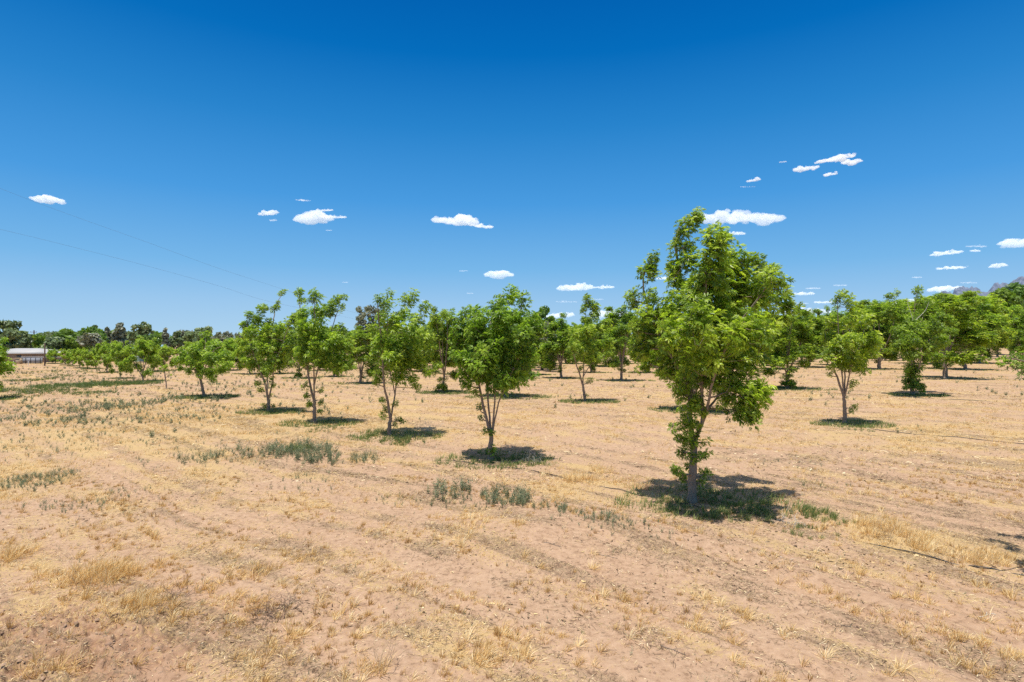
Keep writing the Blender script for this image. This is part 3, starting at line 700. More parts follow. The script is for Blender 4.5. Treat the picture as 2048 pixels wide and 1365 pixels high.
put(1, 0, 1093, 737, 640, 26, .7, L + 'small with clean pale trunk, middle distance left of the narrow tree')
put(1, 2, 1079, 726, 648, 18, 1.7, L + 'tiny and dark trunked, farthest in the gap left of the narrow tree')
put(1, 1, 1850, 728, 598, 44, 2.0, L + 'behind the skirted tree, filling the gap to its right')
put(1, 0, 1905, 716, 590, 44, 1.9, L + 'behind the straight trunk tree, its crown joining the far row')
put(1, 2, 1740, 718, 605, 34, 5.9, L + 'behind and right of the fanning tree in the far row')
put(1, 1, 1700, 722, 618, 34, 2.7, L + 'behind the fanning tree, its crown showing between stems')
put(1, 0, 1548, 738, 630, 36, 5.1, L + 'behind the lower right crown of the tallest tree')
ORD = ['first', 'second', 'third', 'fourth', 'fifth', 'sixth', 'seventh', 'eighth', 'ninth', 'tenth', 'eleventh', 'twelfth', 'thirteenth', 'fourteenth', 'fifteenth', 'sixteenth', 'seventeenth', 'last']
for q, (px, py, tp, hw) in enumerate(sorted([(668, 754, 662, 26), (803, 756, 648, 28), (955, 762, 640, 34), (1062, 750, 626, 32), (1182, 746, 634, 30), (1212, 734, 642, 26), (1290, 746, 622, 34), (1322, 736, 636, 28), (1352, 750, 622, 34), (1483, 750, 618, 38), (1150, 728, 646, 24), (1245, 724, 646, 22), (560, 748, 664, 26), (640, 742, 664, 22), (700, 738, 664, 20), (420, 738, 682, 24), (382, 740, 684, 22), (478, 735, 676, 22)])):
    put(1, q % 3, px, py, tp, hw * .84, q * 2.1, f'gap filling tree of the middle rows behind the tall row, {ORD[q]} counting from the left', 'merged trees of the middle rows')
rq = np.random.default_rng(55)
for q, (px, py, tp, hw) in enumerate(sorted([(1668, 712, 612, 30), (1722, 706, 604, 30), (1765, 703, 600, 30), (1783, 722, 612, 32), (1822, 703, 598, 30), (1868, 704, 592, 32), (1915, 704, 590, 32), (1942, 703, 594, 30), (1962, 702, 600, 30), (2020, 712, 612, 30), (2046, 722, 622, 30), (1875, 738, 612, 40), (1655, 730, 640, 26), (1590, 724, 640, 24), (1990, 703, 604, 24)])):
    put(1, q % 3, px, py, tp, hw * .74, q * 1.7, f'far tree of the dense right hand block, crowns touching, {ORD[q] if q < 14 else ORD[-1]} counting from the left', 'merged trees of the dense right hand block')
# the young row running off to the left
put(1, 3, 286, 763, 676, 29, .3, L + 'young with straight thin trunk, second left of the slanting trunk tree')
put(1, 4, 241, 757, 682, 21, 1.4, L + 'young and round on a dark straight trunk, third of the left young row')
put(1, 3, 214, 746, 684, 19, 2.5, L + 'young, standing with leafy foot left of the dark straight trunk one')
for q, (px, py, tp, hw) in enumerate([(191, 738, 697, 11), (175, 739, 698, 12), (160, 737, 696, 12), (145, 733, 699, 10), (130, 731, 698, 11), (112, 728, 700, 10), (104, 728, 698, 9)]):
    nm = ['first', 'second', 'third', 'fourth', 'fifth', 'sixth', 'last'][q]
    put(1, 3 + q % 2, px, py, tp, hw, q * 1.3, L + f'young and tiny, {nm} of the far left cluster counting from the right', 'young trees at the far left end')
put(1, 4, 330, 742, 690, 20, 2.2, L + 'young, seen behind the bare sapling left of the slanting trunk tree')
put(1, 3, 308, 745, 692, 14, 3.2, L + 'young, peeping out right of the straight thin trunk one')
put(1, 3, -38, 800, 676, 50, 0.6, L + 'cut by the left edge, only its bright outer leaves in view')
# thin sapling
sap = px_tree('sapling', (333, 777), [(332, 765), (330, 752), (329, 742)], [[(329, 745), (330, 738), (333, 731)], [(331, 757), (336, 752), (340, 749)]],
    [(328, 735, 6, 0), (336, 732, 4, 0), (320, 737, 4, 0), (341, 749, 3, 0), (332, 740, 4, 0)], 1.3, 1, 140, dens=.7, shoot=.6, tone=.2)
tag(sap, 'spindly sapling with a few leaves at its top, left of the slanting trunk tree', 'tree')
# farthest rows, too small and alike to tell apart
rsf = np.random.default_rng(99)
fx = []
for row in range(3):
    for k in range(9):
        Y = 105 + row * 12 + rsf.uniform(-2, 2); px = 640 + k * 112 + row * 40 + rsf.uniform(-18, 18)
        fx.append((px, HZ + CAM_H * F / Y, Y))
for (px, py, Y) in fx:
    h = rsf.uniform(7.0, 8.6)
    put(1, int(rsf.integers(0, 3)), px, py, py - h * F / Y, 2.3 * F / Y, rsf.uniform(0, 6), 'small distant pecan tree in the last rows, hazy green and half hidden by nearer trees', 'distant trees in the last rows of the orchard')

for far_, lst in ((0, MIDP), (1, FARP)):
    for k_, p_ in enumerate(lst):
        if (far_, k_) not in used:
            for c_ in list(p_.children): bpy.data.objects.remove(c_)
            bpy.data.objects.remove(p_)
# ------------------------------------------------------------------ ground object, with green understorey round the trees
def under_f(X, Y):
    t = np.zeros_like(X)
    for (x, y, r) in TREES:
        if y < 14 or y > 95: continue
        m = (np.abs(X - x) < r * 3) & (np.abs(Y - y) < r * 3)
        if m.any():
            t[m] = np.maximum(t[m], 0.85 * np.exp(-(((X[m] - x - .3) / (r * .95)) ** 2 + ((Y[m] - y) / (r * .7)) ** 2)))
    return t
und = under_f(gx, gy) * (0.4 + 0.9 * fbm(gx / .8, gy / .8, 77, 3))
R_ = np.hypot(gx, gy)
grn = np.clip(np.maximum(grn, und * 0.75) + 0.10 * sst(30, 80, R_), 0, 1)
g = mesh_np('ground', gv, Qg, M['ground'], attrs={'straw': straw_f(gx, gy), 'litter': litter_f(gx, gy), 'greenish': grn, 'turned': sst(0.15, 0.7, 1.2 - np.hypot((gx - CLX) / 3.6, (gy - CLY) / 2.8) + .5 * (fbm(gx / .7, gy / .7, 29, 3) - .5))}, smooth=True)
tag(g, kind='structure')

# ------------------------------------------------------------------ grass, weeds, litter (ground cover)
def blades(P, n_per, L, W, lean, rs, wind=0.0, spread=0.05, seg=2, tone=(0, 1), flat=0.0):
    """tufts at P (n,3): n_per blades each; L (n) lengths -> V, T, tone"""
    n = len(P); m = n * n_per
    base = np.repeat(P, n_per, 0); Lr = np.repeat(L, n_per) * rs.uniform(.5, 1.15, m)
    a = rs.uniform(0, 2 * math.pi, m); ln = np.abs(rs.normal(lean, lean * .6, m)) + flat
    d = np.stack([np.cos(a), np.sin(a)], 1)
    sp = rs.uniform(0, 1, m) ** .7 * np.repeat(np.atleast_1d(spread) * np.ones(n), n_per)
    b = base.copy(); b[:, 0] += d[:, 0] * sp; b[:, 1] += d[:, 1] * sp; b[:, 2] -= 0.01
    hor = np.sin(np.minimum(ln, 1.45)); ver = np.cos(np.minimum(ln, 1.45))
    w = np.repeat(np.atleast_1d(W) * np.ones(n), n_per) * rs.uniform(.6, 1.2, m)
    side = np.stack([-d[:, 1], d[:, 0], np.zeros(m)], 1)
    # randomise which way the blade faces
    fa = rs.uniform(0, math.pi, m); side = np.stack([np.cos(fa), np.sin(fa), np.zeros(m)], 1)
    wv = np.array([wind, wind * .3, 0])
    mid = b + np.stack([d[:, 0] * hor * .4 * Lr, d[:, 1] * hor * .4 * Lr, ver * .6 * Lr], 1) + wv * (Lr * .3)[:, None]
    tip = b + np.stack([d[:, 0] * hor * 1.0 * Lr, d[:, 1] * hor * 1.0 * Lr, ver * .95 * Lr], 1) + wv * Lr[:, None]
    ts = np.repeat(rs.uniform(tone[0], tone[1], n), n_per) + rs.uniform(-.35, .3, m)
    if seg == 2:
        V = np.stack([b - side * w[:, None] * .5, b + side * w[:, None] * .5, mid + side * w[:, None] * .42, mid - side * w[:, None] * .42, tip], 1).reshape(-1, 3)
        k = np.arange(m)[:, None] * 5
        T = np.concatenate([k + [[0, 1, 2]], k + [[0, 2, 3]], k + [[3, 2, 4]]])
        t = np.repeat(ts, 5)
    else:
        V = np.stack([b - side * w[:, None] * .5, b + side * w[:, None] * .5, tip], 1).reshape(-1, 3)
        k = np.arange(m)[:, None] * 3; T = k + [[0, 1, 2]]; t = np.repeat(ts, 3)
    return V, T, np.clip(t, 0, 1)
class Acc:
    def __init__(s): s.V = []; s.T = []; s.t = []; s.n = 0
    def add(s, r):
        V, T, t = r; s.V.append(V); s.T.append(T + s.n); s.t.append(t); s.n += len(V)
    def build(s, name, mat, parent=None):
        return mesh_np(name, np.concatenate(s.V), np.concatenate(s.T), mat, parent, attrs={'tone': np.concatenate(s.t)})
def wedge(n, Y0, Y1, rs, side=0.97):
    Y = np.sqrt(rs.uniform(Y0 ** 2, Y1 ** 2, n)); X = rs.uniform(-side, side, n) * Y; return X, Y
def on(X, Y): return np.stack([X, Y, terr(X, Y)], 1)
def ell(cx, cy_, rx, ry, n, rs):
    x0, y0 = g2(cx, cy_); sx = rx * y0 / F; sy = ry * y0 * y0 / (CAM_H * F)
    a = rs.uniform(0, 6.283, n); r = np.sqrt(rs.uniform(0, 1, n)) * (0.65 + 0.5 * rs.uniform(0, 1, n))
    return x0 + np.cos(a) * r * sx, y0 + np.sin(a) * r * sy

rs = np.random.default_rng(5)
dry = Acc()
# foreground tufts, clumped
X, Y = wedge(42000, 6.6, 17, rs)
v, u = tracks(X, Y)
cl = fbm(X / .55, Y / .55, 61, 3); lane = fbm(v * 1.1, u * .1, 31, 3)
left = sst(1.5, -3.5, X) * sst(13.5, 9.5, Y)
dens = np.clip((cl - .50) * 2.6, 0, 1) * (0.10 + 0.9 * sst(.45, .7, lane) + .45 * left) + zone(X, Y, ZS) * sst(.42, .62, cl) * 1.2
clod = sst(0.2, 0.9, 1.15 - np.hypot((X - CLX) / 3.4, (Y - CLY) / 2.6))
keep = rs.uniform(0, 1, len(X)) < dens * .9
X, Y = X[keep], Y[keep]; P = on(X, Y)
Lh = rs.gamma(3, .017, len(P)) + .025; big = rs.uniform(0, 1, len(P)) < .06 * (1 + .8 * left[keep]); Lh[big] += rs.uniform(.06, .15, big.sum())
s_ = Lh < .11
dry.add(blades(P[s_], 12, Lh[s_], .007, .62, rs, .25, .035, 1, (.15, .95)))
dry.add(blades(P[~s_], 30, Lh[~s_] * 1.2, .009, .8, rs, .42, .045, 2, (.3, 1.0)))
# short stiff stubble tufts, each on its own
X, Y = wedge(9000, 6.6, 19, rs); v, u = tracks(X, Y)
k_ = rs.uniform(0, 1, len(X)) < sst(.50, .66, .5 * fbm(v * 1.3 + 4, u * .12, 37, 3) + .5 * fbm(X / .9, Y / .9, 38, 3)) * .75 + .02
X, Y = X[k_], Y[k_]
dry.add(blades(on(X, Y), 26, rs.gamma(4, .017, len(X)) + .03, .0075, .50, rs, .12, .035, 2, (.0, .85)))
# matted lying straw (mown grass), lower left
X, Y = wedge(5200, 6.6, 15, rs); k_ = rs.uniform(0, 1, len(X)) < (straw_f(X, Y) * .8 * sst(.42, .6, fbm(X / .8, Y / .8, 66, 3)))
X, Y = X[k_], Y[k_]
dry.add(blades(on(X, Y), 16, rs.uniform(.10, .22, len(X)), .006, 1.25, rs, .3, .10, 1, (.5, 1.0)))
# middle distance
X, Y = wedge(80000, 16, 42, rs); cl = fbm(X / 1.1, Y / 1.1, 62, 3)
keep = rs.uniform(0, 1, len(X)) < (.08 + .9 * straw_f(X, Y)) * sst(.38, .62, cl) * .85; X, Y = X[keep], Y[keep]
Lm = rs.gamma(3, .025, len(X)) + .04
dry.add(blades(on(X, Y), 9, Lm, .016, .65, rs, .25, .07, 1, (.2, .95)))
X, Y = wedge(80000, 40, 125, rs); cl = fbm(X / 2.5, Y / 2.5, 63, 3)
keep = rs.uniform(0, 1, len(X)) < (.15 + .8 * straw_f(X, Y)) * sst(.35, .6, cl) * .8; X, Y = X[keep], Y[keep]
dry.add(blades(on(X, Y), 5, rs.uniform(.08, .22, len(X)), .055, .7, rs, .2, .2, 1, (.2, .9)))
# tufts standing in lines along the ruts
for pts, n, h in (([(1540, 1120), (1640, 1180), (1760, 1228), (1880, 1265), (1960, 1295), (2060, 1335)], 150, .10), ([(480, 1090), (640, 1112), (760, 1135), (860, 1168)], 60, .08), ([(1690, 1112), (1750, 1155)], 16, .09), ([(560, 1110), (760, 1150), (900, 1196), (1000, 1225)], 70, .09),
                  ([(820, 1235), (980, 1262), (1200, 1290)], 36, .09), ([(1150, 1180), (1260, 1225), (1430, 1250)], 36, .09), ([(1900, 1290), (1940, 1320), (2040, 1350)], 20, .11), ([(1400, 890), (1600, 905), (1900, 950), (2048, 975)], 120, .10)):
    W_ = smooth_poly([np.array([*g2(*p), 0.]) for p in pts], 60); q = rs.integers(0, 59, n); X = W_[q, 0] + rs.normal(0, .09, n); Y = W_[q, 1] + rs.normal(0, .09, n)
    dry.add(blades(on(X, Y), 22, rs.uniform(.6, 1.4, n) * h, .008, .7, rs, .3, .05, 2, (.3, 1.0)))
# tall golden stands
for (cx, cy_, rx, ry, n, h) in [(1160, 950, 75, 20, 260, .34), (1770, 1070, 60, 26, 210, .42), (1850, 1085, 60, 22, 120, .30), (1290, 968, 60, 14, 90, .25),
        (60, 1105, 70, 22, 110, .34), (180, 1150, 110, 26, 200, .36), (300, 1200, 60, 24, 150, .30), (480, 1225, 40, 14, 60, .30), (820, 880, 60, 12, 60, .25), (1970, 1115, 60, 14, 70, .3),
        (1010, 1320, 70, 26, 45, .26), (430, 1330, 90, 26, 50, .30), (130, 1340, 110, 22, 40, .30), (660, 1275, 16, 10, 8, .34), (740, 1345, 40, 14, 14, .3)]:
    X, Y = ell(cx, cy_, rx, ry, int(n * 1.5), rs)
    cc = fbm(X / .5, Y / .5, 64, 3); k_ = rs.uniform(0, 1, len(X)) < sst(.40, .62, cc); X, Y, cc = X[k_], Y[k_], cc[k_]
    hh = .72 * h * (.35 + 1.1 * (cc - .4) / .35) * rs.uniform(.5, 1.15, len(X))
    k_ = rs.uniform(0, 1, len(X)) < .45
    dry.add(blades(on(X[k_], Y[k_]), 20, hh[k_], .0095, .9, rs, .42, .05, 2, (.3, 1.0)))
    dry.add(blades(on(X[~k_], Y[~k_]), 8, hh[~k_] * 1.25, .0055, .32, rs, .22, .09, 2, (.25, .95)))
o = dry.build('dry_grass', M['dry']); tag(o, 'golden dry grass tufts scattered over the sandy soil', 'grass', kind='stuff')

# litter: lying stalks, leaf bits, twigs
lt = Acc()
def sticks(X, Y, L, W, rs, tone):
    n = len(X); P = on(X, Y); P[:, 2] += rs.uniform(.003, .012, n)
    a = rs.uniform(0, 2 * math.pi, n); d = np.stack([np.cos(a), np.sin(a), rs.normal(0, .16, n)], 1); s = np.stack([-np.sin(a), np.cos(a), rs.normal(0, .5, n)], 1)
    h = (L * .5)[:, None]; w = (W * .5)[:, None]; bow = s * (rs.normal(0, .12, n) * L)[:, None]
    V = np.stack([P - d * h - s * w, P - d * h + s * w, P + bow + s * w, P + bow - s * w, P + d * h + s * w * .4, P + d * h - s * w * .4], 1)
    V[:, :, 2] = np.maximum(V[:, :, 2], P[:, None, 2] - .004)
    k = np.arange(n)[:, None] * 6
    return V.reshape(-1, 3), np.concatenate([k + [[0, 1, 2]], k + [[0, 2, 3]], k + [[3, 2, 4]], k + [[3, 4, 5]]]), np.repeat(np.clip(tone, 0, 1), 6)
X, Y = wedge(210000, 6.6, 20, rs); lf = litter_f(X, Y); sf = straw_f(X, Y)
cc = fbm(X / .35, Y / .35, 71, 3)
k_ = rs.uniform(0, 1, len(X)) < (.10 + .8 * np.maximum(lf, .5 * sf)) * (.3 + 1.2 * sst(.4, .65, cc)); X, Y, lf, sf = X[k_], Y[k_], lf[k_], sf[k_]
n = len(X); tone = np.where(rs.uniform(0, 1, n) < .55 + .2 * lf - .2 * sf, rs.uniform(0, .40, n), rs.uniform(.6, 1, n))
lt.add(sticks(X, Y, rs.gamma(2.2, .018, n) + .012, rs.uniform(.003, .008, n), rs, tone))
X, Y = wedge(16000, 6.6, 20, rs); lf = litter_f(X, Y); k_ = rs.uniform(0, 1, len(X)) < .10 + .6 * lf; X, Y = X[k_], Y[k_]; n = len(X)
lt.add(sticks(X, Y, rs.uniform(.10, .28, n), rs.uniform(.003, .006, n), rs, np.where(rs.uniform(0, 1, n) < .75, rs.uniform(0, .3, n), rs.uniform(.6, 1, n))))
# curled leaves under and beside the trees
X, Y = wedge(26000, 8, 20, rs); lf = zone(X, Y, ZL); k_ = rs.uniform(0, 1, len(X)) < lf * .8; X, Y = X[k_], Y[k_]; n = len(X)
lt.add(sticks(X, Y, rs.uniform(.04, .10, n), rs.uniform(.015, .035, n), rs, np.where(rs.uniform(0, 1, n) < .75, rs.uniform(0, .45, n), rs.uniform(.5, .9, n))))
X, Y = wedge(150000, 18, 60, rs); lf = litter_f(X, Y); k_ = rs.uniform(0, 1, len(X)) < .12 + .6 * lf; X, Y = X[k_], Y[k_]; n = len(X)
lt.add(sticks(X, Y, rs.gamma(2, .05, n) + .03, rs.uniform(.012, .03, n), rs, np.where(rs.uniform(0, 1, n) < .55, rs.uniform(0, .4, n), rs.uniform(.6, 1, n))))
o = lt.build('ground_litter', M['litter']); tag(o, 'fine straw, twigs and dry leaf bits strewn on the soil', 'litter', kind='stuff')

# clods and small stones
def clods(X, Y, S, rs):
    base = np.array([(1, 0, -.3), (-.5, .87, -.3), (-.5, -.87, -.3), (.6, .5, .45), (-.7, .1, .5), (.2, -.7, .4), (0, 0, .8)])
    F_ = np.array([(0, 1, 3), (1, 4, 3), (1, 2, 4), (2, 5, 4), (2, 0, 5), (0, 3, 5), (3, 4, 6), (4, 5, 6), (5, 3, 6)])
    n = len(X); P = on(X, Y); a = rs.uniform(0, 6.283, n); c, s = np.cos(a), np.sin(a)
    B = base[None] * rs.uniform(.6, 1.3, (n, 7, 1)) * S[:, None, None]
    V = np.stack([B[..., 0] * c[:, None] - B[..., 1] * s[:, None], B[..., 0] * s[:, None] + B[..., 1] * c[:, None], B[..., 2] * .7], -1) + P[:, None]
    return V.reshape(-1, 3), (F_[None] + np.arange(n)[:, None, None] * 7).reshape(-1, 3), np.repeat(rs.uniform(0, 1, n), 7)
cd = Acc()
X, Y = wedge(16000, 6.6, 13, rs); m = sst(0.05, 0.8, 1.2 - np.hypot((X - CLX) / 3.6, (Y - CLY) / 2.8)); k_ = rs.uniform(0, 1, len(X)) < m * .75; X, Y = X[k_], Y[k_]
cd.add(clods(X, Y, rs.gamma(2, .007, len(X)) + .006, rs))
X, Y = wedge(5000, 6.6, 20, rs); cd.add(clods(X, Y, rs.gamma(2, .006, len(X)) + .006, rs))
m_, nt_, out_ = mat_new('soil_clod')
rp = ramp(nt_, attr(nt_, 'tone'), [(0, (.27, .165, .105)), (1, (.42, .28, .18))]); bs_ = nt_.nodes.new('ShaderNodeBsdfPrincipled'); bs_.inputs['Roughness'].default_value = .95
nt_.links.new(rp.outputs[0], bs_.inputs['Base Color']); nt_.links.new(bs_.outputs[0], out_.inputs[0])
o = cd.build('soil_clods', m_); tag(o, 'broken crusty soil clods and small stones', 'soil', kind='stuff')

# grey-green weeds: stems with small leaves
def weeds(P, H, rs, nst=7, nlf=9, leafL=.05, leafW=.018):
    n = len(P); m = n * nst
    base = np.repeat(P, nst, 0); a = rs.uniform(0, 6.283, m); ln = rs.uniform(.05, .75, m); Hh = np.repeat(H, nst) * rs.uniform(.55, 1.1, m)
    d = np.stack([np.cos(a) * np.sin(ln) + .12, np.sin(a) * np.sin(ln), np.cos(ln)], 1)
    t = np.linspace(.15, 1, nlf)
    C = base[:, None] + d[:, None] * (Hh[:, None] * t[None])[..., None]
    la = rs.uniform(0, 6.283, (m, nlf)); le = rs.uniform(.0, 1.1, (m, nlf))
    ld = np.stack([np.cos(la) * np.cos(le), np.sin(la) * np.cos(le), np.sin(le)], -1)
    sz = (np.repeat(H, nst)[:, None] / .3) * rs.uniform(.6, 1.2, (m, nlf)) * (1.15 - .5 * t[None])
    sd_ = np.cross(ld, rs.standard_normal((m, nlf, 3))); sd_ /= np.linalg.norm(sd_, axis=-1, keepdims=True)
    V = np.stack([C, C + ld * (leafL * .5 * sz)[..., None] + sd_ * (leafW * .5 * sz)[..., None], C + ld * (leafL * sz)[..., None], C + ld * (leafL * .5 * sz)[..., None] - sd_ * (leafW * .5 * sz)[..., None]], -2).reshape(-1, 3)
    k = np.arange(m * nlf)[:, None] * 4
    T = np.concatenate([k + [[0, 1, 2]], k + [[0, 2, 3]]])
    tone = np.repeat(np.repeat(rs.uniform(.1, .8, n), nst * nlf) + rs.uniform(-.15, .2, m * nlf), 4)
    # stems
    w = .0022; s2 = np.stack([-np.sin(a), np.cos(a), np.zeros(m)], 1) * w * (Hh / .3)[:, None]
    V2 = np.stack([base - s2, base + s2, base + d * Hh[:, None]], 1).reshape(-1, 3); k2 = np.arange(m)[:, None] * 3 + len(V)
    return np.concatenate([V, V2]), np.concatenate([T, k2 + [[0, 1, 2]]]), np.clip(np.concatenate([tone, np.full(m * 3, .4)]), 0, 1)
wd = Acc()
WP = [(330, 830, 190, 26, 190, .26), (160, 815, 150, 16, 130, .28), (480, 905, 190, 30, 130, .20), (80, 900, 110, 30, 90, .18), (960, 1000, 130, 26, 70, .20), (1200, 1070, 160, 22, 50, .14), (60, 965, 75, 22, 170, .22), (150, 1010, 90, 16, 60, .16), (380, 920, 20, 8, 22, .26), (450, 912, 26, 9, 40, .34), (520, 915, 30, 8, 30, .26), (590, 903, 34, 9, 120, .36), (635, 915, 22, 10, 60, .38), (680, 920, 30, 9, 50, .30), (730, 918, 20, 8, 30, .26),
      (895, 990, 26, 12, 44, .34), (1008, 1000, 24, 12, 42, .40), (1042, 1008, 10, 9, 20, .36), (950, 1012, 50, 10, 30, .18), (1130, 1032, 14, 9, 20, .24), (1185, 1052, 36, 9, 26, .20), (1240, 1065, 26, 8, 16, .18), (1080, 1022, 12, 8, 10, .22), (1300, 1085, 30, 7, 10, .14),
      (780, 1000, 60, 16, 20, .14), (620, 965, 40, 14, 26, .16), (270, 810, 60, 10, 80, .35), (200, 820, 60, 8, 60, .35), (330, 800, 30, 6, 24, .3), (110, 845, 60, 10, 50, .3), (40, 835, 40, 10, 40, .3), (250, 985, 70, 14, 30, .14),
      (130, 870, 130, 16, 60, .18), (340, 880, 80, 14, 30, .16), (1590, 925, 50, 8, 16, .14), (1640, 968, 40, 8, 14, .18), (1760, 940, 100, 14, 14, .12)]
for (cx, cy_, rx, ry, n, h) in WP:
    if 860 < cy_ < 1100 and rx < 60: rx *= 1.8; ry *= 1.7; n = int(n * .85); h *= 1.15
    X, Y = ell(cx, cy_, rx, ry, n, rs)
    wd.add(weeds(on(X, Y), rs.uniform(.35, 1.15, n) * h, rs, 8 if cy_ > 880 else 6, 10 if cy_ > 880 else 7, .055 if cy_ > 880 else .09, .018 if cy_ > 880 else .04))
X, Y = wedge(4200, 7.5, 34, rs); k_ = rs.uniform(0, 1, len(X)) < .25 + .75 * sst(2, -8, X); X, Y = X[k_], Y[k_]
wd.add(weeds(on(X, Y), rs.uniform(.05, .14, len(X)), rs, 5, 7, .05, .018))
X, Y = wedge(6500, 26, 100, rs); k_ = rs.uniform(0, 1, len(X)) < (.12 + .88 * sst(-4, -22, X)) * sst(.42, .6, fbm(X / 4, Y / 2, 88, 3)); X, Y = X[k_], Y[k_]
wd.add(weeds(on(X, Y), rs.uniform(.15, .42, len(X)), rs, 6, 6, .11, .05))
o = wd.build('grey_green_weeds', M['weed']); tag(o, 'grey green leafy weeds growing in loose patches', 'weeds', kind='stuff')

# green grass: the far left patch, strips under the trees, round the tallest tree
gg = Acc()
for (cx, cy_, rx, ry, n, h, w, nb) in [(115, 774, 100, 15, 1300, .40, .045, 7), (225, 768, 80, 10, 420, .36, .045, 7), (60, 790, 70, 12, 260, .3, .04, 7), (275, 767, 40, 4, 220, .4, .05, 8), (70, 760, 40, 5, 200, .3, .05, 8), (120, 745, 90, 4, 260, .3, .06, 6), (100, 754, 110, 4, 260, .3, .06, 6), (190, 786, 50, 4, 120, .3, .04, 7), (390, 797, 50, 4, 200, .25, .03, 9),
        (592, 902, 26, 7, 70, .34, .012, 26), (1500, 1020, 60, 22, 80, .26, .009, 30), (1450, 1035, 60, 16, 50, .24, .009, 28), (1400, 1000, 120, 30, 150, .16, .009, 20), (1655, 1035, 60, 16, 70, .26, .009, 30), (1620, 1065, 60, 16, 50, .18, .009, 24), (1350, 1015, 60, 20, 60, .16, .009, 22),
        (1000, 920, 80, 14, 120, .14, .01, 18), (745, 868, 26, 8, 60, .34, .014, 20), (800, 884, 50, 7, 80, .3, .014, 16), (1760, 860, 60, 6, 80, .2, .014, 14), (640, 862, 60, 8, 90, .22, .016, 14)]:
    X, Y = ell(cx, cy_, rx, ry, n, rs)
    cc = fbm(X / (.5 if cy_ > 880 else 1.6), Y / (.5 if cy_ > 880 else 2.4), 68, 3); k_ = rs.uniform(0, 1, len(X)) < sst(.40, .56, cc); X, Y = X[k_], Y[k_]
    gg.add(blades(on(X, Y), nb, rs.uniform(.5, 1.1, len(X)) * h, w, .42, rs, .2, .12 if cy_ < 850 else .05, 2 if cy_ > 880 else 1, (.0, .6) if cy_ > 800 else (.0, .35)))
for (x, y, r) in TREES:
    if y < 15 or y > 120 or abs(x) > y * 1.0: continue
    n = int(230 if y < 60 else 90); a = rs.uniform(0, 6.283, n); q = np.sqrt(rs.uniform(0, 1, n))
    X = x + .3 + np.cos(a) * q * r * 1.2; Y = y - .2 + np.sin(a) * q * r * .8
    gg.add(blades(on(X, Y), 9, rs.uniform(.08, .30, n), .012 + .0008 * y, .55, rs, .2, .14, 1, (0., .8)))
o = gg.build('green_grass', M['green']); tag(o, 'short green grass under the trees and in a far left patch', 'grass', kind='stuff')


# ------------------------------------------------------------------ drip hoses
M['hose'] = plain_mat('black_hose', (0.035, 0.036, 0.04), 0.45, 0.3, 20, 0, 0.5)
def hose(pts, r, label):
    W = [g2(*p) for p in pts]; P = np.array([[x, y, 0] for x, y in W]); Q = smooth_poly(P, len(pts) * 14)
    n = len(Q); t = np.arange(n); Q[:, 0] += .02 * np.sin(t * .31) ; Q[:, 1] += .02 * np.cos(t * .23)
    Q[:, 2] = terr(Q[:, 0], Q[:, 1]) + r * .7 + .022 * np.sin(t * .23 + pts[0][0])
    V, F4 = tube(Q, np.full(n, r), 6)
    o = mesh_np('drip_hose', V, F4, M['hose'], smooth=True); tag(o, label, 'hose', 'irrigation hoses along the tree rows')
hose([(905, 921), (960, 929), (1010, 935), (1050, 938), (1090, 947), (1180, 970), (1250, 984), (1320, 999), (1384, 1012), (1470, 1026), (1560, 1043), (1750, 1085), (1900, 1118), (1950, 1130), (2000, 1139), (2060, 1152), (2200, 1185)], .0115, 'black irrigation hose lying past the foot of the tallest tree, nearest of the hoses')
hose([(1640, 846), (1700, 852), (1780, 863), (1860, 870), (1930, 876), (2048, 888), (2150, 900)], .015, 'thin dark irrigation hose right of the fanning four-stemmed tree')
hose([(1600, 782), (1700, 789), (1760, 792), (1830, 797), (1900, 799), (1980, 803), (2100, 812)], .018, 'thin dark irrigation hose passing the foot of the leafy skirted tree, farthest of the hoses')

# ------------------------------------------------------------------ dead shrub, stalk plants, fallen sticks
def twiggy(name, px, py, n, L, spread, up, rs, mat, label, cat, rad=.004, group=None, cl=0.05):
    X, Y = g2(px, py); z = tz(X, Y); tv = []; tq = []; n0 = 0
    for k in range(n):
        a = rs.uniform(0, 6.283); e = rs.uniform(*up); l = L * rs.uniform(.5, 1.1)
        p = np.array([rs.normal(0, cl), rs.normal(0, cl), -.01]); P = [p]; d = np.array([math.cos(a) * math.cos(e) * spread, math.sin(a) * math.cos(e) * spread, math.sin(e)])
        for q in range(5):
            d = d + rs.standard_normal(3) * .28; d[2] -= .04; d /= np.linalg.norm(d); P.append(P[-1] + d * l / 5); P[-1][2] = max(P[-1][2], .006)
            if rs.uniform() < .75 and q > 0:
                d2 = d + rs.standard_normal(3) * .8; d2 /= np.linalg.norm(d2); e2_ = P[-1] + d2 * l * .28; e2_[2] = max(e2_[2], .006)
                v, f = tube([P[-1], (P[-1] + e2_) / 2 + rs.standard_normal(3) * .01, e2_], [rad * .6, rad * .45, rad * .25], 3); tv.append(v); tq.append(f + n0); n0 += len(v)
        v, f = tube(smooth_poly(P, 9), np.linspace(rad, rad * .4, 9), 4); tv.append(v); tq.append(f + n0); n0 += len(v)
    o = mesh_np(name, np.concatenate(tv), np.concatenate(tq), mat); o.location = (X, Y, z); tag(o, label, cat, group); return o
rt = np.random.default_rng(31)
M['twig_brown'] = plain_mat('dry_twig_brown', (0.20, 0.135, 0.095), 0.9, 0.35, 15)
M['twig_tan'] = plain_mat('dry_twig_tan', (0.46, 0.33, 0.19), 0.9, 0.25, 15)
M['twig_pale'] = plain_mat('bleached_twig', (0.62, 0.56, 0.47), 0.9, 0.2, 15)
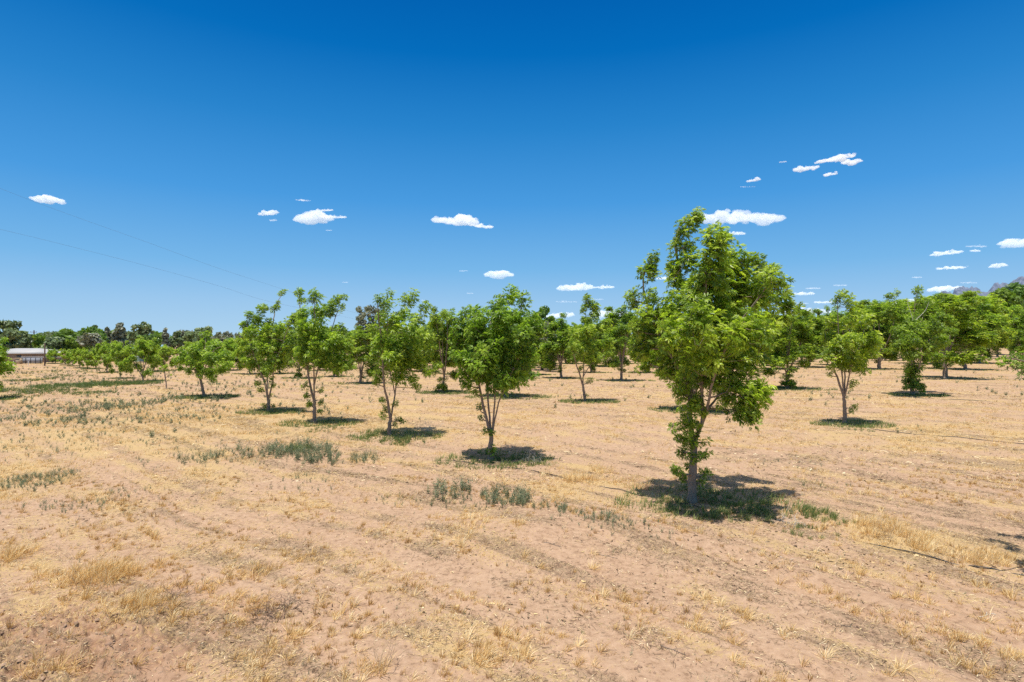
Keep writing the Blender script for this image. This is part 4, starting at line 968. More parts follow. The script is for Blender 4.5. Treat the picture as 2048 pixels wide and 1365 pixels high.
twiggy('dead_shrub', 548, 1232, 46, .52, 1.0, (.0, .8), rt, M['twig_brown'], 'tangled dark brown dead shrub among dry grass tufts in the left foreground', 'shrub', .004, cl=.16)
twiggy('dead_shrub', 345, 1195, 26, .38, 1.0, (.0, .9), rt, M['twig_brown'], 'small dark dead shrub at the end of the golden grass band', 'shrub', .004, cl=.12)
twiggy('dry_stalk_plant', 765, 1352, 9, .75, .6, (.7, 1.4), rt, M['twig_tan'], 'leafless tan branching plant at the bottom edge of the ground', 'plant', .004)
twiggy('dry_stalk_plant', 566, 1242, 3, .42, .3, (1.1, 1.5), rt, M['twig_brown'], 'thin upright dry stalk standing in the dead shrub', 'plant', .004, cl=.02)
twiggy('dry_stalk_plant', 150, 1165, 12, .5, .6, (.7, 1.4), rt, M['twig_tan'], 'dry branching plant rising from the golden grass band, left end', 'plant', .0035, cl=.12)
twiggy('dry_stalk_plant', 200, 1185, 12, .5, .6, (.7, 1.4), rt, M['twig_tan'], 'dry branching plant in the middle of the golden grass band', 'plant', .0035, cl=.12)
twiggy('dry_stalk_plant', 1775, 1080, 26, .55, .6, (.7, 1.4), rt, M['dry'] if False else M['twig_tan'], 'tan dry bush in the golden grass right of the tallest tree', 'plant', .004, cl=.14)
twiggy('dry_stalk_plant', 1590, 1050, 22, .42, .7, (.5, 1.3), rt, M['twig_pale'], 'pale bleached dry stalks beside the tallest tree, at the right end of its shadow', 'plant', .004, cl=.18)
twiggy('dry_stalk_plant', 862, 862, 9, .8, .8, (.4, 1.2), rt, M['twig_pale'], 'pale dry stalks in the grass right of the open crowned tree', 'plant', .008, cl=.2)
twiggy('dry_stalk_plant', 1070, 925, 16, .45, .7, (.6, 1.3), rt, M['twig_pale'], 'pale dry stalks beside the hose right of the three-limbed tree', 'plant', .005, cl=.12)
def stick(px, py, L, a, r, mat, label):
    X, Y = g2(px, py); d = np.array([math.cos(a), math.sin(a), 0]); P = [np.zeros(3) - d * L / 2]
    for q in range(4): P.append(P[-1] + d * L / 4 + np.array([rt.normal(0, .03), rt.normal(0, .03), 0]) * L)
    P = np.array(P); P[:, 2] = terr(P[:, 0] + X, P[:, 1] + Y) - tz(X, Y) + r * .9
    v1, f1_ = tube(smooth_poly(P, 10), np.linspace(r, r * .5, 10), 5)
    b = P[2]; e = b + np.array([math.cos(a + .8), math.sin(a + .8), .08]) * L * .35
    v2, f2_ = tube([b, (b + e) / 2 + np.array([0, 0, .01]), e], [r * .7, r * .5, r * .3], 4)
    o = mesh_np('fallen_stick', np.concatenate([v1, v2]), np.concatenate([f1_, f2_ + len(v1)]), mat); o.location = (X, Y, tz(X, Y)); tag(o, label, 'stick', 'fallen sticks on the sand')
stick(1105, 1110, .42, -.5, .008, M['deadwood'], 'dark forked stick lying on the smooth sandy mound')
stick(1215, 1124, .40, -.4, .007, M['deadwood'], 'grey brown stick lying just right of the sandy mound')
stick(1575, 1124, .46, -.5, .009, M['twig_pale'], 'whitish stick in the brown leaf litter below the tallest tree')
stick(1975, 1226, .34, .15, .010, M['twig_pale'], 'whitish stick near the right edge in the foreground')
stick(1700, 1250, .26, -.3, .007, M['deadwood'], 'short grey stick on bare sand in the lower right')
stick(1345, 1300, .36, -.7, .007, M['deadwood'], 'dark thin stick at the bottom, right of the middle')
stick(470, 1145, .34, .2, .005, M['twig_pale'], 'pale thin straw-like stick on bare sand in the left foreground')

# ------------------------------------------------------------------ background trees
def bg_tree(name, px, top, hw, Z, kind, mat, label, group=None, seed=0, bark=None, trunk_h=.25):
    hw *= 1.15 if Z < 200 else 1.0
    rs = np.random.default_rng(seed + 1000)
    X = (px - 1024) / F * Z; z0 = tz(X, Z); H = CAM_H + (HZ - top) / F * Z - z0; W = hw / F * Z
    V = []; tones = []
    nb = []
    if kind == 'broad':
        for k in range(26):
            h = rs.uniform(.22, .95); a = rs.uniform(0, 6.283); rad = W * math.sqrt(max(0, 1 - ((h - .5) / .55) ** 2)) * rs.uniform(.3, .85)
            nb.append((math.cos(a) * rad, math.sin(a) * rad, H * h, min(W, H * .5) * rs.uniform(.22, .38)))
        nb.append((W * rs.uniform(-.2, .2), 0, H * .9, min(W, H * .5) * .3))
    elif kind == 'pine':
        for k in range(24):
            h = rs.uniform(.35, .97); a = rs.uniform(0, 6.283); rad = W * (.95 if h < .85 else .6) * rs.uniform(.4, .9)
            nb.append((math.cos(a) * rad, math.sin(a) * rad, H * h, W * rs.uniform(.16, .27)))
        for k in range(6): nb.append((rs.normal(0, .2) * W, rs.normal(0, .2) * W, H * rs.uniform(.5, .85), W * .3))
    elif kind == 'cone':
        for k in range(40):
            h = rs.uniform(.05, 1) ; a = rs.uniform(0, 6.283); rad = W * (1.02 - h) ** .8 * rs.uniform(.2, .85)
            nb.append((math.cos(a) * rad, math.sin(a) * rad, H * h * .97, W * (.42 - .24 * h) * rs.uniform(.8, 1.2)))
        nb.append((0, 0, H * .97, W * .06))
    elif kind == 'loose':
        for k in range(80):
            h = rs.uniform(.25, .97); a = rs.uniform(0, 6.283); rad = W * math.sqrt(max(0.05, 1 - ((h - .6) / .5) ** 2)) * rs.uniform(.3, .95)
            nb.append((math.cos(a) * rad, math.sin(a) * rad, H * h, W * rs.uniform(.14, .26)))
    P = []; NR = []; T = []
    ls = max(.30, Z * .0040) * (.8 if kind in ('pine', 'cone') else 1)
    for (x, y, z, r) in nb:
        n = int(min(420, max(24, 34 * (r / ls) ** 1.7 * .55)))
        u = rs.standard_normal((n, 3)); u /= np.linalg.norm(u, axis=1)[:, None]; u[:, 2] *= .8
        P.append(np.array([x, y, z]) + u * r * (rs.uniform(.35, 1, n) ** .5)[:, None]); NR.append(u); T.append(np.full(n, rs.uniform(.2, .8)) + rs.uniform(-.2, .2, n))
    P = np.concatenate(P); U = np.concatenate(NR); T = np.concatenate(T); n = len(P)
    U = U + rs.standard_normal((n, 3)) * .55; U[:, 2] += .25
    x = np.cross(U, rs.standard_normal((n, 3))); x /= np.linalg.norm(x, axis=1)[:, None]; y = np.cross(U, x); y /= np.linalg.norm(y, axis=1)[:, None]
    sz = ls * rs.uniform(.5, 1.3, n); asp = .3 if kind == 'loose' else .55
    a_ = (x * sz[:, None]); b_ = (y * (sz * asp)[:, None])
    V = np.stack([P - a_, P + b_, P + a_, P - b_], 1).reshape(-1, 3); V[:, 2] = np.maximum(V[:, 2], .05)
    k = np.arange(n)[:, None] * 4; Tr = np.concatenate([k + [[0, 1, 2]], k + [[0, 2, 3]]])
    root = empty(name, (X, Z, z0))
    mesh_np('crown', V, Tr, mat, root, attrs={'tone': np.repeat(np.clip(T, 0, 1), 4)})
    tv = []; tq = []; n0 = 0
    tr = max(.12, H * .025)
    def tb(Q, R, k=6):
        nonlocal n0
        v, f = tube(Q, R, k); tv.append(v); tq.append(f + n0); n0 += len(v)
    topz = H * (.9 if kind in ('cone', 'pine') else .45)
    tb(smooth_poly([(0, 0, -.2), (rs.normal(0, .1), 0, topz * .5), (rs.normal(0, .15), 0, topz)], 8), np.linspace(tr, tr * .35, 8))
    for (bx, by, bz, r) in nb[:14]:
        s0 = np.array([0, 0, min(topz, max(H * .12, bz * .6))]); tb(smooth_poly([s0, (s0 + np.array([bx, by, bz])) / 2 + np.array([0, 0, -.1]), (bx, by, bz)], 5), np.linspace(tr * .4, tr * .1, 5), 4)
    mesh_np('trunk', np.concatenate(tv), np.concatenate(tq), bark or M['bark_dark'], root, smooth=True)
    tag(root, label, 'tree', group); return root
G_, D_, Y_ = 'bg_green', 'bg_dark', 'bg_grey'
BG = [
 ('broadleaf_tree', 12, 643, 30, 150, 'broad', D_, 'large dark grey green tree behind the white roofed building, at the left edge'),
 ('broadleaf_tree', 50, 664, 20, 160, 'broad', D_, 'dark green tree just left of the utility pole'),
 ('broadleaf_tree', 88, 672, 20, 150, 'broad', G_, 'green tree just right of the utility pole'),
 ('broadleaf_tree', 106, 676, 20, 135, 'broad', D_, 'dull bushy tree behind the tall dark post'),
 ('broadleaf_tree', 140, 660, 32, 140, 'broad', G_, 'big bright green tree, left half of the large green clump'),
 ('broadleaf_tree', 176, 656, 32, 145, 'broad', G_, 'big green tree forming the right half of the large green clump'),
 ('broadleaf_tree', 190, 650, 14, 165, 'broad', D_, 'dark rounded tree top rising behind the large green clump'),
 ('grey_tree', 186, 668, 22, 125, 'broad', Y_, 'grey leaved tree in front of the large green clump'),
 ('grey_tree', 214, 655, 15, 155, 'cone', Y_, 'narrow grey tree right of the large green clump'),
 ('grey_tree', 240, 646, 24, 130, 'cone', Y_, 'tall grey spiky topped tree left of the dark pine'),
 ('pine_tree', 286, 643, 22, 150, 'pine', D_, 'dark round headed pine standing above its neighbours'),
 ('broadleaf_tree', 292, 674, 20, 125, 'broad', G_, 'bright light green tree below the dark pine'),
 ('broadleaf_tree', 314, 670, 12, 128, 'broad', G_, 'small bright green tree right of the dark pine'),
 ('grey_tree', 331, 657, 13, 135, 'cone', Y_, 'thin grey pointed tree right of the dark pine'),
 ('broadleaf_tree', 355, 664, 14, 150, 'broad', D_, 'small dark tree between the grey pointed tree and the wide dark one'),
 ('broadleaf_tree', 378, 665, 9, 155, 'broad', D_, 'very small dark tree left of the wide dark one'),
 ('broadleaf_tree', 403, 656, 24, 150, 'broad', D_, 'wide dark tree behind the slanting trunk pecan'),
 ('grey_tree', 436, 672, 14, 160, 'broad', Y_, 'low brownish grey tree right of the wide dark tree'),
 ('broadleaf_tree', 462, 677, 14, 170, 'broad', G_, 'low green tree left of the small tan building'),
 ('broadleaf_tree', 497, 675, 14, 180, 'broad', G_, 'low green tree right of the small tan building'),
 ('grey_tree', 739, 612, 27, 120, 'loose', Y_, 'tall grey airy tree standing behind the open crowned pecan'),
 ('broadleaf_tree', 776, 646, 18, 130, 'broad', D_, 'dark tree seen through the open crowned pecan'),
 ('broadleaf_tree', 1084, 612, 28, 90, 'broad', G_, 'rounded mature green tree just right of the three-limbed pecan'),
 ('grey_tree', 1100, 642, 20, 85, 'broad', Y_, 'grey green tree below the rounded mature one'),
 ('broadleaf_tree', 1604, 612, 20, 100, 'broad', G_, 'green tree right of the tallest pecan, far behind'),
 ('cypress_tree', 1637, 624, 5, 150, 'cone', D_, 'small thin dark cypress left of the fanning pecan'),
 ('broadleaf_tree', 2008, 580, 46, 236, 'broad', G_, 'tall dark green mature tree left of the pair at the right edge'),
 ('broadleaf_tree', 2052, 570, 50, 244, 'broad', G_, 'tall dark green mature tree cut by the right edge'),
 ('broadleaf_tree', 2125, 566, 56, 250, 'broad', D_, 'tall dark tree just outside the right edge'),
]
for k, (nm, px, top, hw, Z, kind, mt, lab) in enumerate(BG): bg_tree(nm, px, top, hw, Z, kind, M[mt], lab, 'trees on the horizon', k)
rb = np.random.default_rng(77)
for k in range(76):
    px = -20 + k * 28 + rb.uniform(-8, 8)
    bg_tree('broadleaf_tree', px, rb.uniform(663, 675) - (8 if px > 1550 else 0), rb.uniform(20, 34), rb.uniform(262, 330), 'broad', M[[G_, D_, G_, Y_][int(rb.integers(0, 4))]], 'small distant tree of the belt along the horizon', 'trees of the far belt', 100 + k)

# ------------------------------------------------------------------ buildings, fences, poles at the left
M['white_roof'] = plain_mat('white_metal_roof', (0.44, 0.42, 0.40), 0.5, 0.05, .6)
M['tan_wall'] = plain_mat('tan_stucco', (0.34, 0.25, 0.18), 0.9, 0.08, 1.5)
M['brown_wood'] = plain_mat('brown_boards', (0.20, 0.13, 0.09), 0.9, 0.2, 2.5)
M['grey_panel'] = plain_mat('grey_slats', (0.30, 0.31, 0.34), 0.8, 0.1, 2.0)
M['white_paint'] = plain_mat('white_paint', (0.78, 0.77, 0.74), 0.6, 0.06, 2)
M['dark_metal'] = plain_mat('dark_metal', (0.05, 0.05, 0.055), 0.6, 0.2, 3)
M['stone'] = plain_mat('stone_block', (0.50, 0.40, 0.27), 0.9, 0.3, 6)
M['red_tile'] = plain_mat('red_tile', (0.46, 0.20, 0.12), 0.8, 0.15, 1.5)
M['glass_dark'] = plain_mat('dark_window', (0.04, 0.05, 0.06), 0.15, 0.1, 2, 0, 0.6)
M['pale_blue'] = plain_mat('pale_blue_paint', (0.33, 0.60, 0.72), 0.6, 0.08, 1)
M['pole_wood'] = plain_mat('pole_wood', (0.13, 0.09, 0.07), 0.9, 0.25, 4)
def wx(px, Z): return (px - 1024) / F * Z
def wz(py, Z): return CAM_H + (HZ - py) / F * Z
def hip_house(name, px0, px1, eave, ridge, Z, dep, wallm, roofm, label, cat='house', inset=None, over=.35, base=0.0, wins=2):
    x0, x1 = wx(px0, Z), wx(px1, Z); ze = wz(eave, Z); zr = wz(ridge, Z + dep / 2); cx = (x0 + x1) / 2; hw = (x1 - x0) / 2
    root = empty(name, (cx, Z, base)); ze -= base; zr -= base
    w = MB(); w.box(-hw + over, hw - over, over, dep - over, -.1, ze - .02); w.build('wall', wallm, root)
    ins = inset if inset is not None else min(dep / 2, hw * .8)
    r = MB()
    A = [(-hw, 0, ze), (hw, 0, ze), (hw, dep, ze), (-hw, dep, ze)]; R = [(-hw + ins, dep / 2, zr), (hw - ins, dep / 2, zr)]
    lo = [(p[0], p[1], ze - .18) for p in A]
    V = A + R + lo
    r.add(V, [(0, 1, 5, 4), (2, 3, 4, 5), (1, 2, 5, 5), (3, 0, 4, 4), (6, 7, 1, 0), (7, 8, 2, 1), (8, 9, 3, 2), (9, 6, 0, 3), (9, 8, 7, 6)])
    # triangles as their own quads with a midpoint to stay valid
    r.Q[0] = np.array([q for q in r.Q[0].tolist() if len(set(q)) == 4])
    r.V.append(np.array([((hw + hw) / 2, dep / 2, ze), (-hw, dep / 2, ze)])); r.n += 2
    r.Q.append(np.array([(1, 10, 5, 1), (10, 2, 5, 10)])[:0].reshape(-1, 4))
    ro = r.build('roof', roofm, root)
    mt = MB(); mt.add([(hw, 0, ze), (hw, dep, ze), (hw - ins, dep / 2, zr), (hw - ins / 2, dep / 4, (ze + zr) / 2)], [(0, 1, 2, 3)])
    mt.add([(-hw, dep, ze), (-hw, 0, ze), (-hw + ins, dep / 2, zr), (-hw + ins / 2, dep * .75, (ze + zr) / 2)], [(0, 1, 2, 3)]); mt.build('roof_hip', roofm, ro)
    for k in range(wins):
        m = MB(); xx = -hw + (k + 1) * 2 * hw / (wins + 1); m.box(xx - .5, xx + .5, over - .05, over + .02, ze * .42, ze * .82); f = m.build('window', M['glass_dark'], root)
        m = MB(); m.box(xx - .58, xx + .58, over - .07, over - .02, ze * .40 - .06, ze * .40); m.build('sill', M['white_paint'], f)
    tag(root, label, cat); return root
hip_house('ranch_house', -70, 88, 707, 697, 124, 12, M['tan_wall'], M['white_roof'], 'low tan building with broad white hip roof behind the grey fence')
hip_house('ranch_house', 36, 84, 699, 691, 165, 10, M['tan_wall'], M['red_tile'], 'house with orange red tiled roof seen above the white roof', wins=1)
hip_house('cottage', 6, 26, 696, 690, 190, 8, M['white_paint'], M['grey_panel'], 'small pale building behind the left end of the white roof', wins=1)
hip_house('shed', 262, 279, 697, 691, 128, 4, M['pale_blue'], M['pale_blue'], 'light blue shed below the dark pine', 'shed', wins=1)
# fence behind the orchard
Zf = 116
root = empty('slat_fence', (wx(60, Zf), Zf, 0)); x0 = wx(42, Zf) - root.location.x; x1 = wx(215, Zf) - root.location.x
m = MB(); m.box(x0, wx(85, Zf) - root.location.x, -.02, .02, .08, 1.32); m.build('fence_panel', M['grey_panel'], root)
m = MB(); m.box(x0, x1, -.05, .05, 1.34, 1.42); m.build('rail', M['white_paint'], root)
for k in range(6): m = MB(); x = x0 + k * 1.0; m.box(x - .04, x + .04, -.09, -.03, 0, 1.36); m.build('post', M['dark_metal'], root)
for k in range(9): m = MB(); x = wx(92 + k * 14.5, Zf) - root.location.x; m.box(x - .04, x + .04, -.09, -.03, 0, 1.33); m.build('post', M['dark_metal'], root)
m = MB(); m.box(wx(88, Zf) - root.location.x, x1, .0, .03, .5, .56); m.box(wx(88, Zf) - root.location.x, x1, .0, .03, .95, 1.0); m.box(wx(88, Zf) - root.location.x, x1, .0, .03, .1, .16); m.build('wire_rail', M['grey_panel'], root)
tag(root, 'grey slatted fence with dark posts and white top rail before the white roofed building', 'fence')
root = empty('board_fence', (wx(24, Zf), Zf, 0))
for k in range(11):
    m = MB(); x = -1.0 + k * .18; m.box(x, x + .165, -.02, .02, .03, 1.12 + .02 * (k % 3)); m.build('board', M['brown_wood'], root)
m = MB(); m.box(-1.05, .98, .03, .08, .3, .38); m.box(-1.05, .98, .03, .08, .85, .93); m.build('rail', M['brown_wood'], root)
tag(root, 'brown board fence between the left edge tree and the stone pillar', 'fence')
x = wx(38, Zf - 1); root = empty('stone_pillar', (x, Zf - 1, 0)); m = MB(); m.box(-.38, .38, -.38, .38, 0, 1.12); m.build('shaft', M['stone'], root); m = MB(); m.box(-.45, .45, -.45, .45, 1.12, 1.22); m.build('cap', M['stone'], root)
tag(root, 'squat tan stone pillar between the brown boards and the grey fence', 'pillar')
for px, lab in ((27.5, 'short white marker post in front of the brown boards'), (56.5, 'short white marker post in front of the grey fence')):
    X = wx(px, 108); v, f = tube([(0, 0, -.05), (0, 0, .4), (0, 0, .8), (0, 0, .84)], [.05, .05, .05, .03], 8); o = mesh_np('marker_post', v, f, M['white_paint']); o.location = (X, 108, tz(X, 108)); tag(o, lab, 'post', 'white marker posts')
X = wx(89.5, 106); v, f = tube([(0, 0, -.1), (0, 0, 1.5), (.02, 0, 4.2), (.02, 0, 4.3)], [.12, .11, .10, .05], 8); o = mesh_np('wooden_post', v, f, M['pole_wood']); o.location = (X, 106, 0); tag(o, 'tall dark wooden post at the corner of the white roofed building', 'post')
X = wx(20.5, 98); v, f = tube([(-.1, 0, -.05), (0, 0, .6), (.1, 0, 1.3)], [.03, .03, .025], 6); o = mesh_np('stake', v, f, M['pole_wood']); o.location = (X, 98, tz(X, 98)); tag(o, 'thin leaning stake beside the tree cut by the left edge', 'stake')
def util_pole(px, top, Z, label):
    X = wx(px, Z); H = wz(top, Z); root = empty('utility_pole', (X, Z, 0))
    v, f = tube([(0, 0, -.3), (0, 0, H * .5), (0, 0, H)], [.17, .15, .12], 8); mesh_np('pole', v, f, M['pole_wood'], root, smooth=True)
    m = MB(); m.box(-.9, .9, -.19, -.12, H - .55, H - .43); m.build('crossarm', M['pole_wood'], root)
    for q in (-.8, 0, .8):
        v, f = tube([(q, -.155, H - .43), (q, -.155, H - .3), (q, -.155, H - .26)], [.04, .06, .02], 6); mesh_np('insulator', v, f, M['grey_panel'], root)
    tag(root, label, 'pole'); return X, Z, H
util_pole(68, 661, 150, 'wooden utility pole with crossarm above the white roofed building')
# overhead wires: sagging spans from a near pole outside the left edge to the far pole behind the orchard
M['wire'] = plain_mat('wire', (0.16, 0.24, 0.38), 0.6, 0.1, 1)
def wire(pts, r, label):
    Q = smooth_poly([np.array([wx(px, Z), Z, wz(py, Z)]) for px, py, Z in pts], 60); v, f = tube(Q, np.linspace(r, r * 1.9, 60), 5)
    o = mesh_np('power_line', v, f, M['wire']); tag(o, label, 'power line', 'overhead wires')
wire([(-260, 268, 42), (0, 377, 52), (140, 430, 60), (300, 487, 72), (440, 538, 88), (560, 577, 108), (690, 620, 140), (830, 660, 190)], .007, 'upper overhead wire slanting down from the left edge')
wire([(-260, 398, 42), (0, 459, 52), (140, 493, 60), (300, 534, 72), (440, 573, 88), (545, 605, 108), (690, 634, 140), (830, 668, 190)], .007, 'lower overhead wire slanting down from the left edge')
util_pole(830, 656, 190, 'distant utility pole hidden among the far trees where the wires end')
# trailers and small far buildings between the trees
def trailer(px0, px1, top, bot, Z, wm, label, cat='trailer'):
    x0, x1 = wx(px0, Z), wx(px1, Z); zt = wz(top, Z); zb = .5; cx = (x0 + x1) / 2; hw = (x1 - x0) / 2; root = empty('trailer', (cx, Z, 0))
    m = MB(); m.box(-hw, hw, 0, 2.4, zb, zt); m.build('body', wm, root)
    m = MB(); m.box(-hw - .1, hw + .1, -.1, 2.5, zt + .002, zt + .12); m.build('roof', M['white_roof'], root)
    m = MB(); m.box(-hw * .5, -hw * .1, -.03, .02, zt - 1.1, zt - .5); m.build('window', M['glass_dark'], root)
    m = MB(); m.box(hw * .2, hw * .45, -.03, .02, zb + .05, zt - .4); m.build('door', M['grey_panel'], root)
    for q in (-.4, .4):
        t_ = np.arange(14) / 14 * 6.283; v, f = tube([(q * hw, -.02, .35), (q * hw, .1, .35), (q * hw, .2, .35)], [.34, .35, .34], 14); mesh_np('wheel', v, f, M['dark_metal'], root)
    tag(root, label, cat)
trailer(366, 390, 692, 702, 124, M['white_paint'], 'long low white trailer behind the slanting trunk tree')
trailer(305, 316, 690, 700, 132, M['pale_blue'], 'small light blue trailer right of the light blue shed')
trailer(480, 492, 682, 694, 150, M['white_paint'], 'small pale trailer between the short spreading tree and the lone tuft tree')
trailer(454, 474, 708, 718, 104, M['white_paint'], 'flat topped white trailer low between the slanting trunk and lone tuft trees')
hip_house('ranch_house', 1632, 1664, 648, 641, 150, 8, M['tan_wall'], M['red_tile'], 'house with orange roof peeking over the trees left of the fanning pecan', wins=1)

# ------------------------------------------------------------------ mountains and low hills
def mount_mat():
    m, nt, out = mat_new('hazed_mountain_rock'); geo = nt.nodes.new('ShaderNodeNewGeometry')
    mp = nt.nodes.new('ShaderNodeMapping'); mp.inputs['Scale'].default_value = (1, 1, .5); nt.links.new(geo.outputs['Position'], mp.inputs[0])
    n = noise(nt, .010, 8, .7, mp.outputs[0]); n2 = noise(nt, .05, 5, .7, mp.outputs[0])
    r = ramp(nt, n.outputs['Fac'], [(.35, (.10, .13, .19)), (.55, (.16, .195, .27)), (.7, (.24, .27, .35))])  # granite grey pushed to blue: distance haze is painted into the rock colour
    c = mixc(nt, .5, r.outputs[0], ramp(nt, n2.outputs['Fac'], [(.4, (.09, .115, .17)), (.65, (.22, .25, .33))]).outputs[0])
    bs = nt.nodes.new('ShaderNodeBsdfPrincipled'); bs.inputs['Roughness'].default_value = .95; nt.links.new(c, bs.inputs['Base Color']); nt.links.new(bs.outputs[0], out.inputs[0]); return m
M['hazed_rock'] = mount_mat()
RP = np.array([(1180, 686), (1400, 680), (1540, 668), (1610, 655), (1640, 646), (1668, 638), (1700, 628), (1730, 622), (1765, 616), (1800, 612), (1840, 608), (1862, 611), (1880, 601), (1893, 584), (1905, 579), (1912, 582), (1930, 577), (1945, 581), (1958, 590), (1972, 588), (1985, 581), (1992, 575), (2005, 573), (2015, 577), (2030, 569), (2040, 563), (2055, 560), (2120, 545), (2200, 555), (2270, 600), (2350, 640), (2420, 684)])
Zm = 5000.0
nx, ny = 900, 130
pxs = np.linspace(1180, 2420, nx); ys = np.linspace(-1, 1, ny)
PXg, YS = np.meshgrid(pxs, ys); Xm = (PXg - 1024) / F * Zm; Ym = Zm + YS * 1500
rid = (HZ - np.interp(PXg, RP[:, 0], RP[:, 1])) / F * Zm + CAM_H
spur = 1 - np.abs(2 * fbm(Xm / 240, Ym / 520, 91, 4) - 1); det = 1 - np.abs(2 * fbm(Xm / 64, Ym / 100, 95, 4) - 1)
shape = np.clip(1 - np.abs(YS), 0, 1) ** 1.35
Zh = rid * shape * (.62 + .38 * np.where(np.abs(YS) < .04, 1.0, spur)) + rid * .30 * (det - .62) * shape ** .5 * sst(0, 60, rid)
Zh = Zh - 8
i = np.arange(ny - 1)[:, None] * nx; j = np.arange(nx - 1)[None, :]
Qm = np.stack([i + j, i + j + 1, i + nx + j + 1, i + nx + j], -1).reshape(-1, 4)
o = mesh_np('mountains', np.stack([Xm, Ym, Zh], -1).reshape(-1, 3), Qm, M['hazed_rock']); tag(o, kind='structure')
# low hills far off, left and centre
pxs = np.linspace(-500, 1500, 400); PXg, YS = np.meshgrid(pxs, np.linspace(-1, 1, 30)); Zl = 5200.0
Xm = (PXg - 1024) / F * Zl; Ym = Zl + YS * 800; hh = 62 * fbm(Xm / 1500, Ym * 0 + 3, 97, 4) * (1 - np.abs(YS)) ** 1.2 * sst(-500, -100, PXg) * (1 - sst(1200, 1500, PXg)) + 10 * fbm(Xm / 150, Ym / 150, 98, 3) - 10
i = np.arange(29)[:, None] * 400; j = np.arange(399)[None, :]
o = mesh_np('hills', np.stack([Xm, Ym, hh], -1).reshape(-1, 3), np.stack([i + j, i + j + 1, i + 401 + j, i + 400 + j], -1).reshape(-1, 4), M['hazed_rock'], smooth=True); tag(o, kind='structure')

# ------------------------------------------------------------------ clouds: heaps of puffs
def cloud_mat():
    m, nt, out = mat_new('cloud_vapour'); pv = nt.nodes.new('ShaderNodeVolumePrincipled'); pv.inputs['Color'].default_value = (1, 1, 1, 1); pv.inputs['Anisotropy'].default_value = 0.0
    oi = nt.nodes.new('ShaderNodeObjectInfo'); sp = nt.nodes.new('ShaderNodeSeparateColor'); nt.links.new(oi.outputs['Color'], sp.inputs[0])
    mu_ = nt.nodes.new('ShaderNodeMath'); mu_.operation = 'MULTIPLY'; mu_.inputs[1].default_value = 1.0; nt.links.new(sp.outputs[0], mu_.inputs[0]); nt.links.new(mu_.outputs[0], pv.inputs['Density'])
    nt.links.new(pv.outputs[0], out.inputs['Volume']); return m
def icosphere():
    import bmesh
    bm = bmesh.new(); bmesh.ops.create_icosphere(bm, subdivisions=2, radius=1); V = np.array([v.co[:] for v in bm.verts]); T = np.array([[v.index for v in f.verts] for f in bm.faces]); bm.free(); return V, T
IV, IT = icosphere()
CLOUD_TMP = []
def cloud(px, py, w, h, label, tilt=0.0, seed=0, thin=False, group='small fair weather clouds'):
    rs = np.random.default_rng(seed + 500)
    Z = min(1500 * F / (HZ - py), 42000); s = Z / F; W = w * s / 2; Hh = h * s / 2
    n = int(np.clip(w * h / 9, 16, 110)); Vs = []; Ts = []; n0 = 0
    for k in range(n):
        fringe = k >= n * .55
        x = rs.uniform(-.95, .95) if k > 8 else -0.85 + 1.7 * k / 8; env = (1 - abs(x) ** 2.2) ** .6
        env *= .45 + .55 * float(vn(x * 2.9 + seed, 0.5, 3)) / .6
        z = rs.uniform(-.75, .8 if not fringe else 1.05) * env; y = rs.uniform(-.5, .5)
        if k <= 8: z = rs.uniform(-.3, .1) * env; y = rs.uniform(-.1, .1)
        r = Hh * rs.uniform(.20, .58) * (.45 + .55 * env) * (.55 if fringe else 1)
        if k <= 8: r = max(r, Hh * .4)
        c = np.array([x * W, y * W * .5, z * Hh * .85 + x * W * math.tan(tilt)])
        sc_ = np.array([r * rs.uniform(1.2, 2.4), r * 1.6, r * (.7 if z < -.2 else .95)])
        V = IV * (1 + .4 * (rs.uniform(0, 1, len(IV))[:, None] - .5)) * sc_ + c
        Vs.append(V); Ts.append(IT + n0); n0 += len(V)
    V = np.concatenate(Vs); sc1 = Hh
    o = mesh_np('cloud', V / sc1, np.concatenate(Ts), M['cloud'])
    rm = o.modifiers.new('remesh', 'REMESH'); rm.mode = 'VOXEL'; rm.voxel_size = float(max(.055, (W / sc1) * .012))
    CLOUD_TMP.append((o, sc1))
    o.location = (wx(px, Z), Z, wz(py, Z)); tag(o, label, 'cloud', group)
    d = (1.1 if thin else 3.0) / (2 * Hh); o.color = (d, d, d, 1)
def finish_clouds():
    """merge each heap of puffs into one closed skin"""
    dg = bpy.context.evaluated_depsgraph_get(); dg.update()
    for o, sc1 in CLOUD_TMP:
        me = bpy.data.meshes.new_from_object(o.evaluated_get(dg)); o.modifiers.clear(); o.data = me
        v = np.empty(len(me.vertices) * 3, np.float32); me.vertices.foreach_get('co', v); v = v.reshape(-1, 3).astype(float)
        q = 3.1
        dsp = np.stack([fbm(v[:, 1] * q + 5, v[:, 2] * q, 5, 4), fbm(v[:, 0] * q, v[:, 2] * q + 9, 6, 4), fbm(v[:, 0] * q, v[:, 1] * q + 3 + v[:, 2], 7, 4)], 1) - .5
        v = (v + dsp * .28) * sc1; me.vertices.foreach_set('co', v.astype(np.float32).ravel()); me.update()
        if not me.materials: me.materials.append(M['cloud'])
M['cloud'] = cloud_mat()
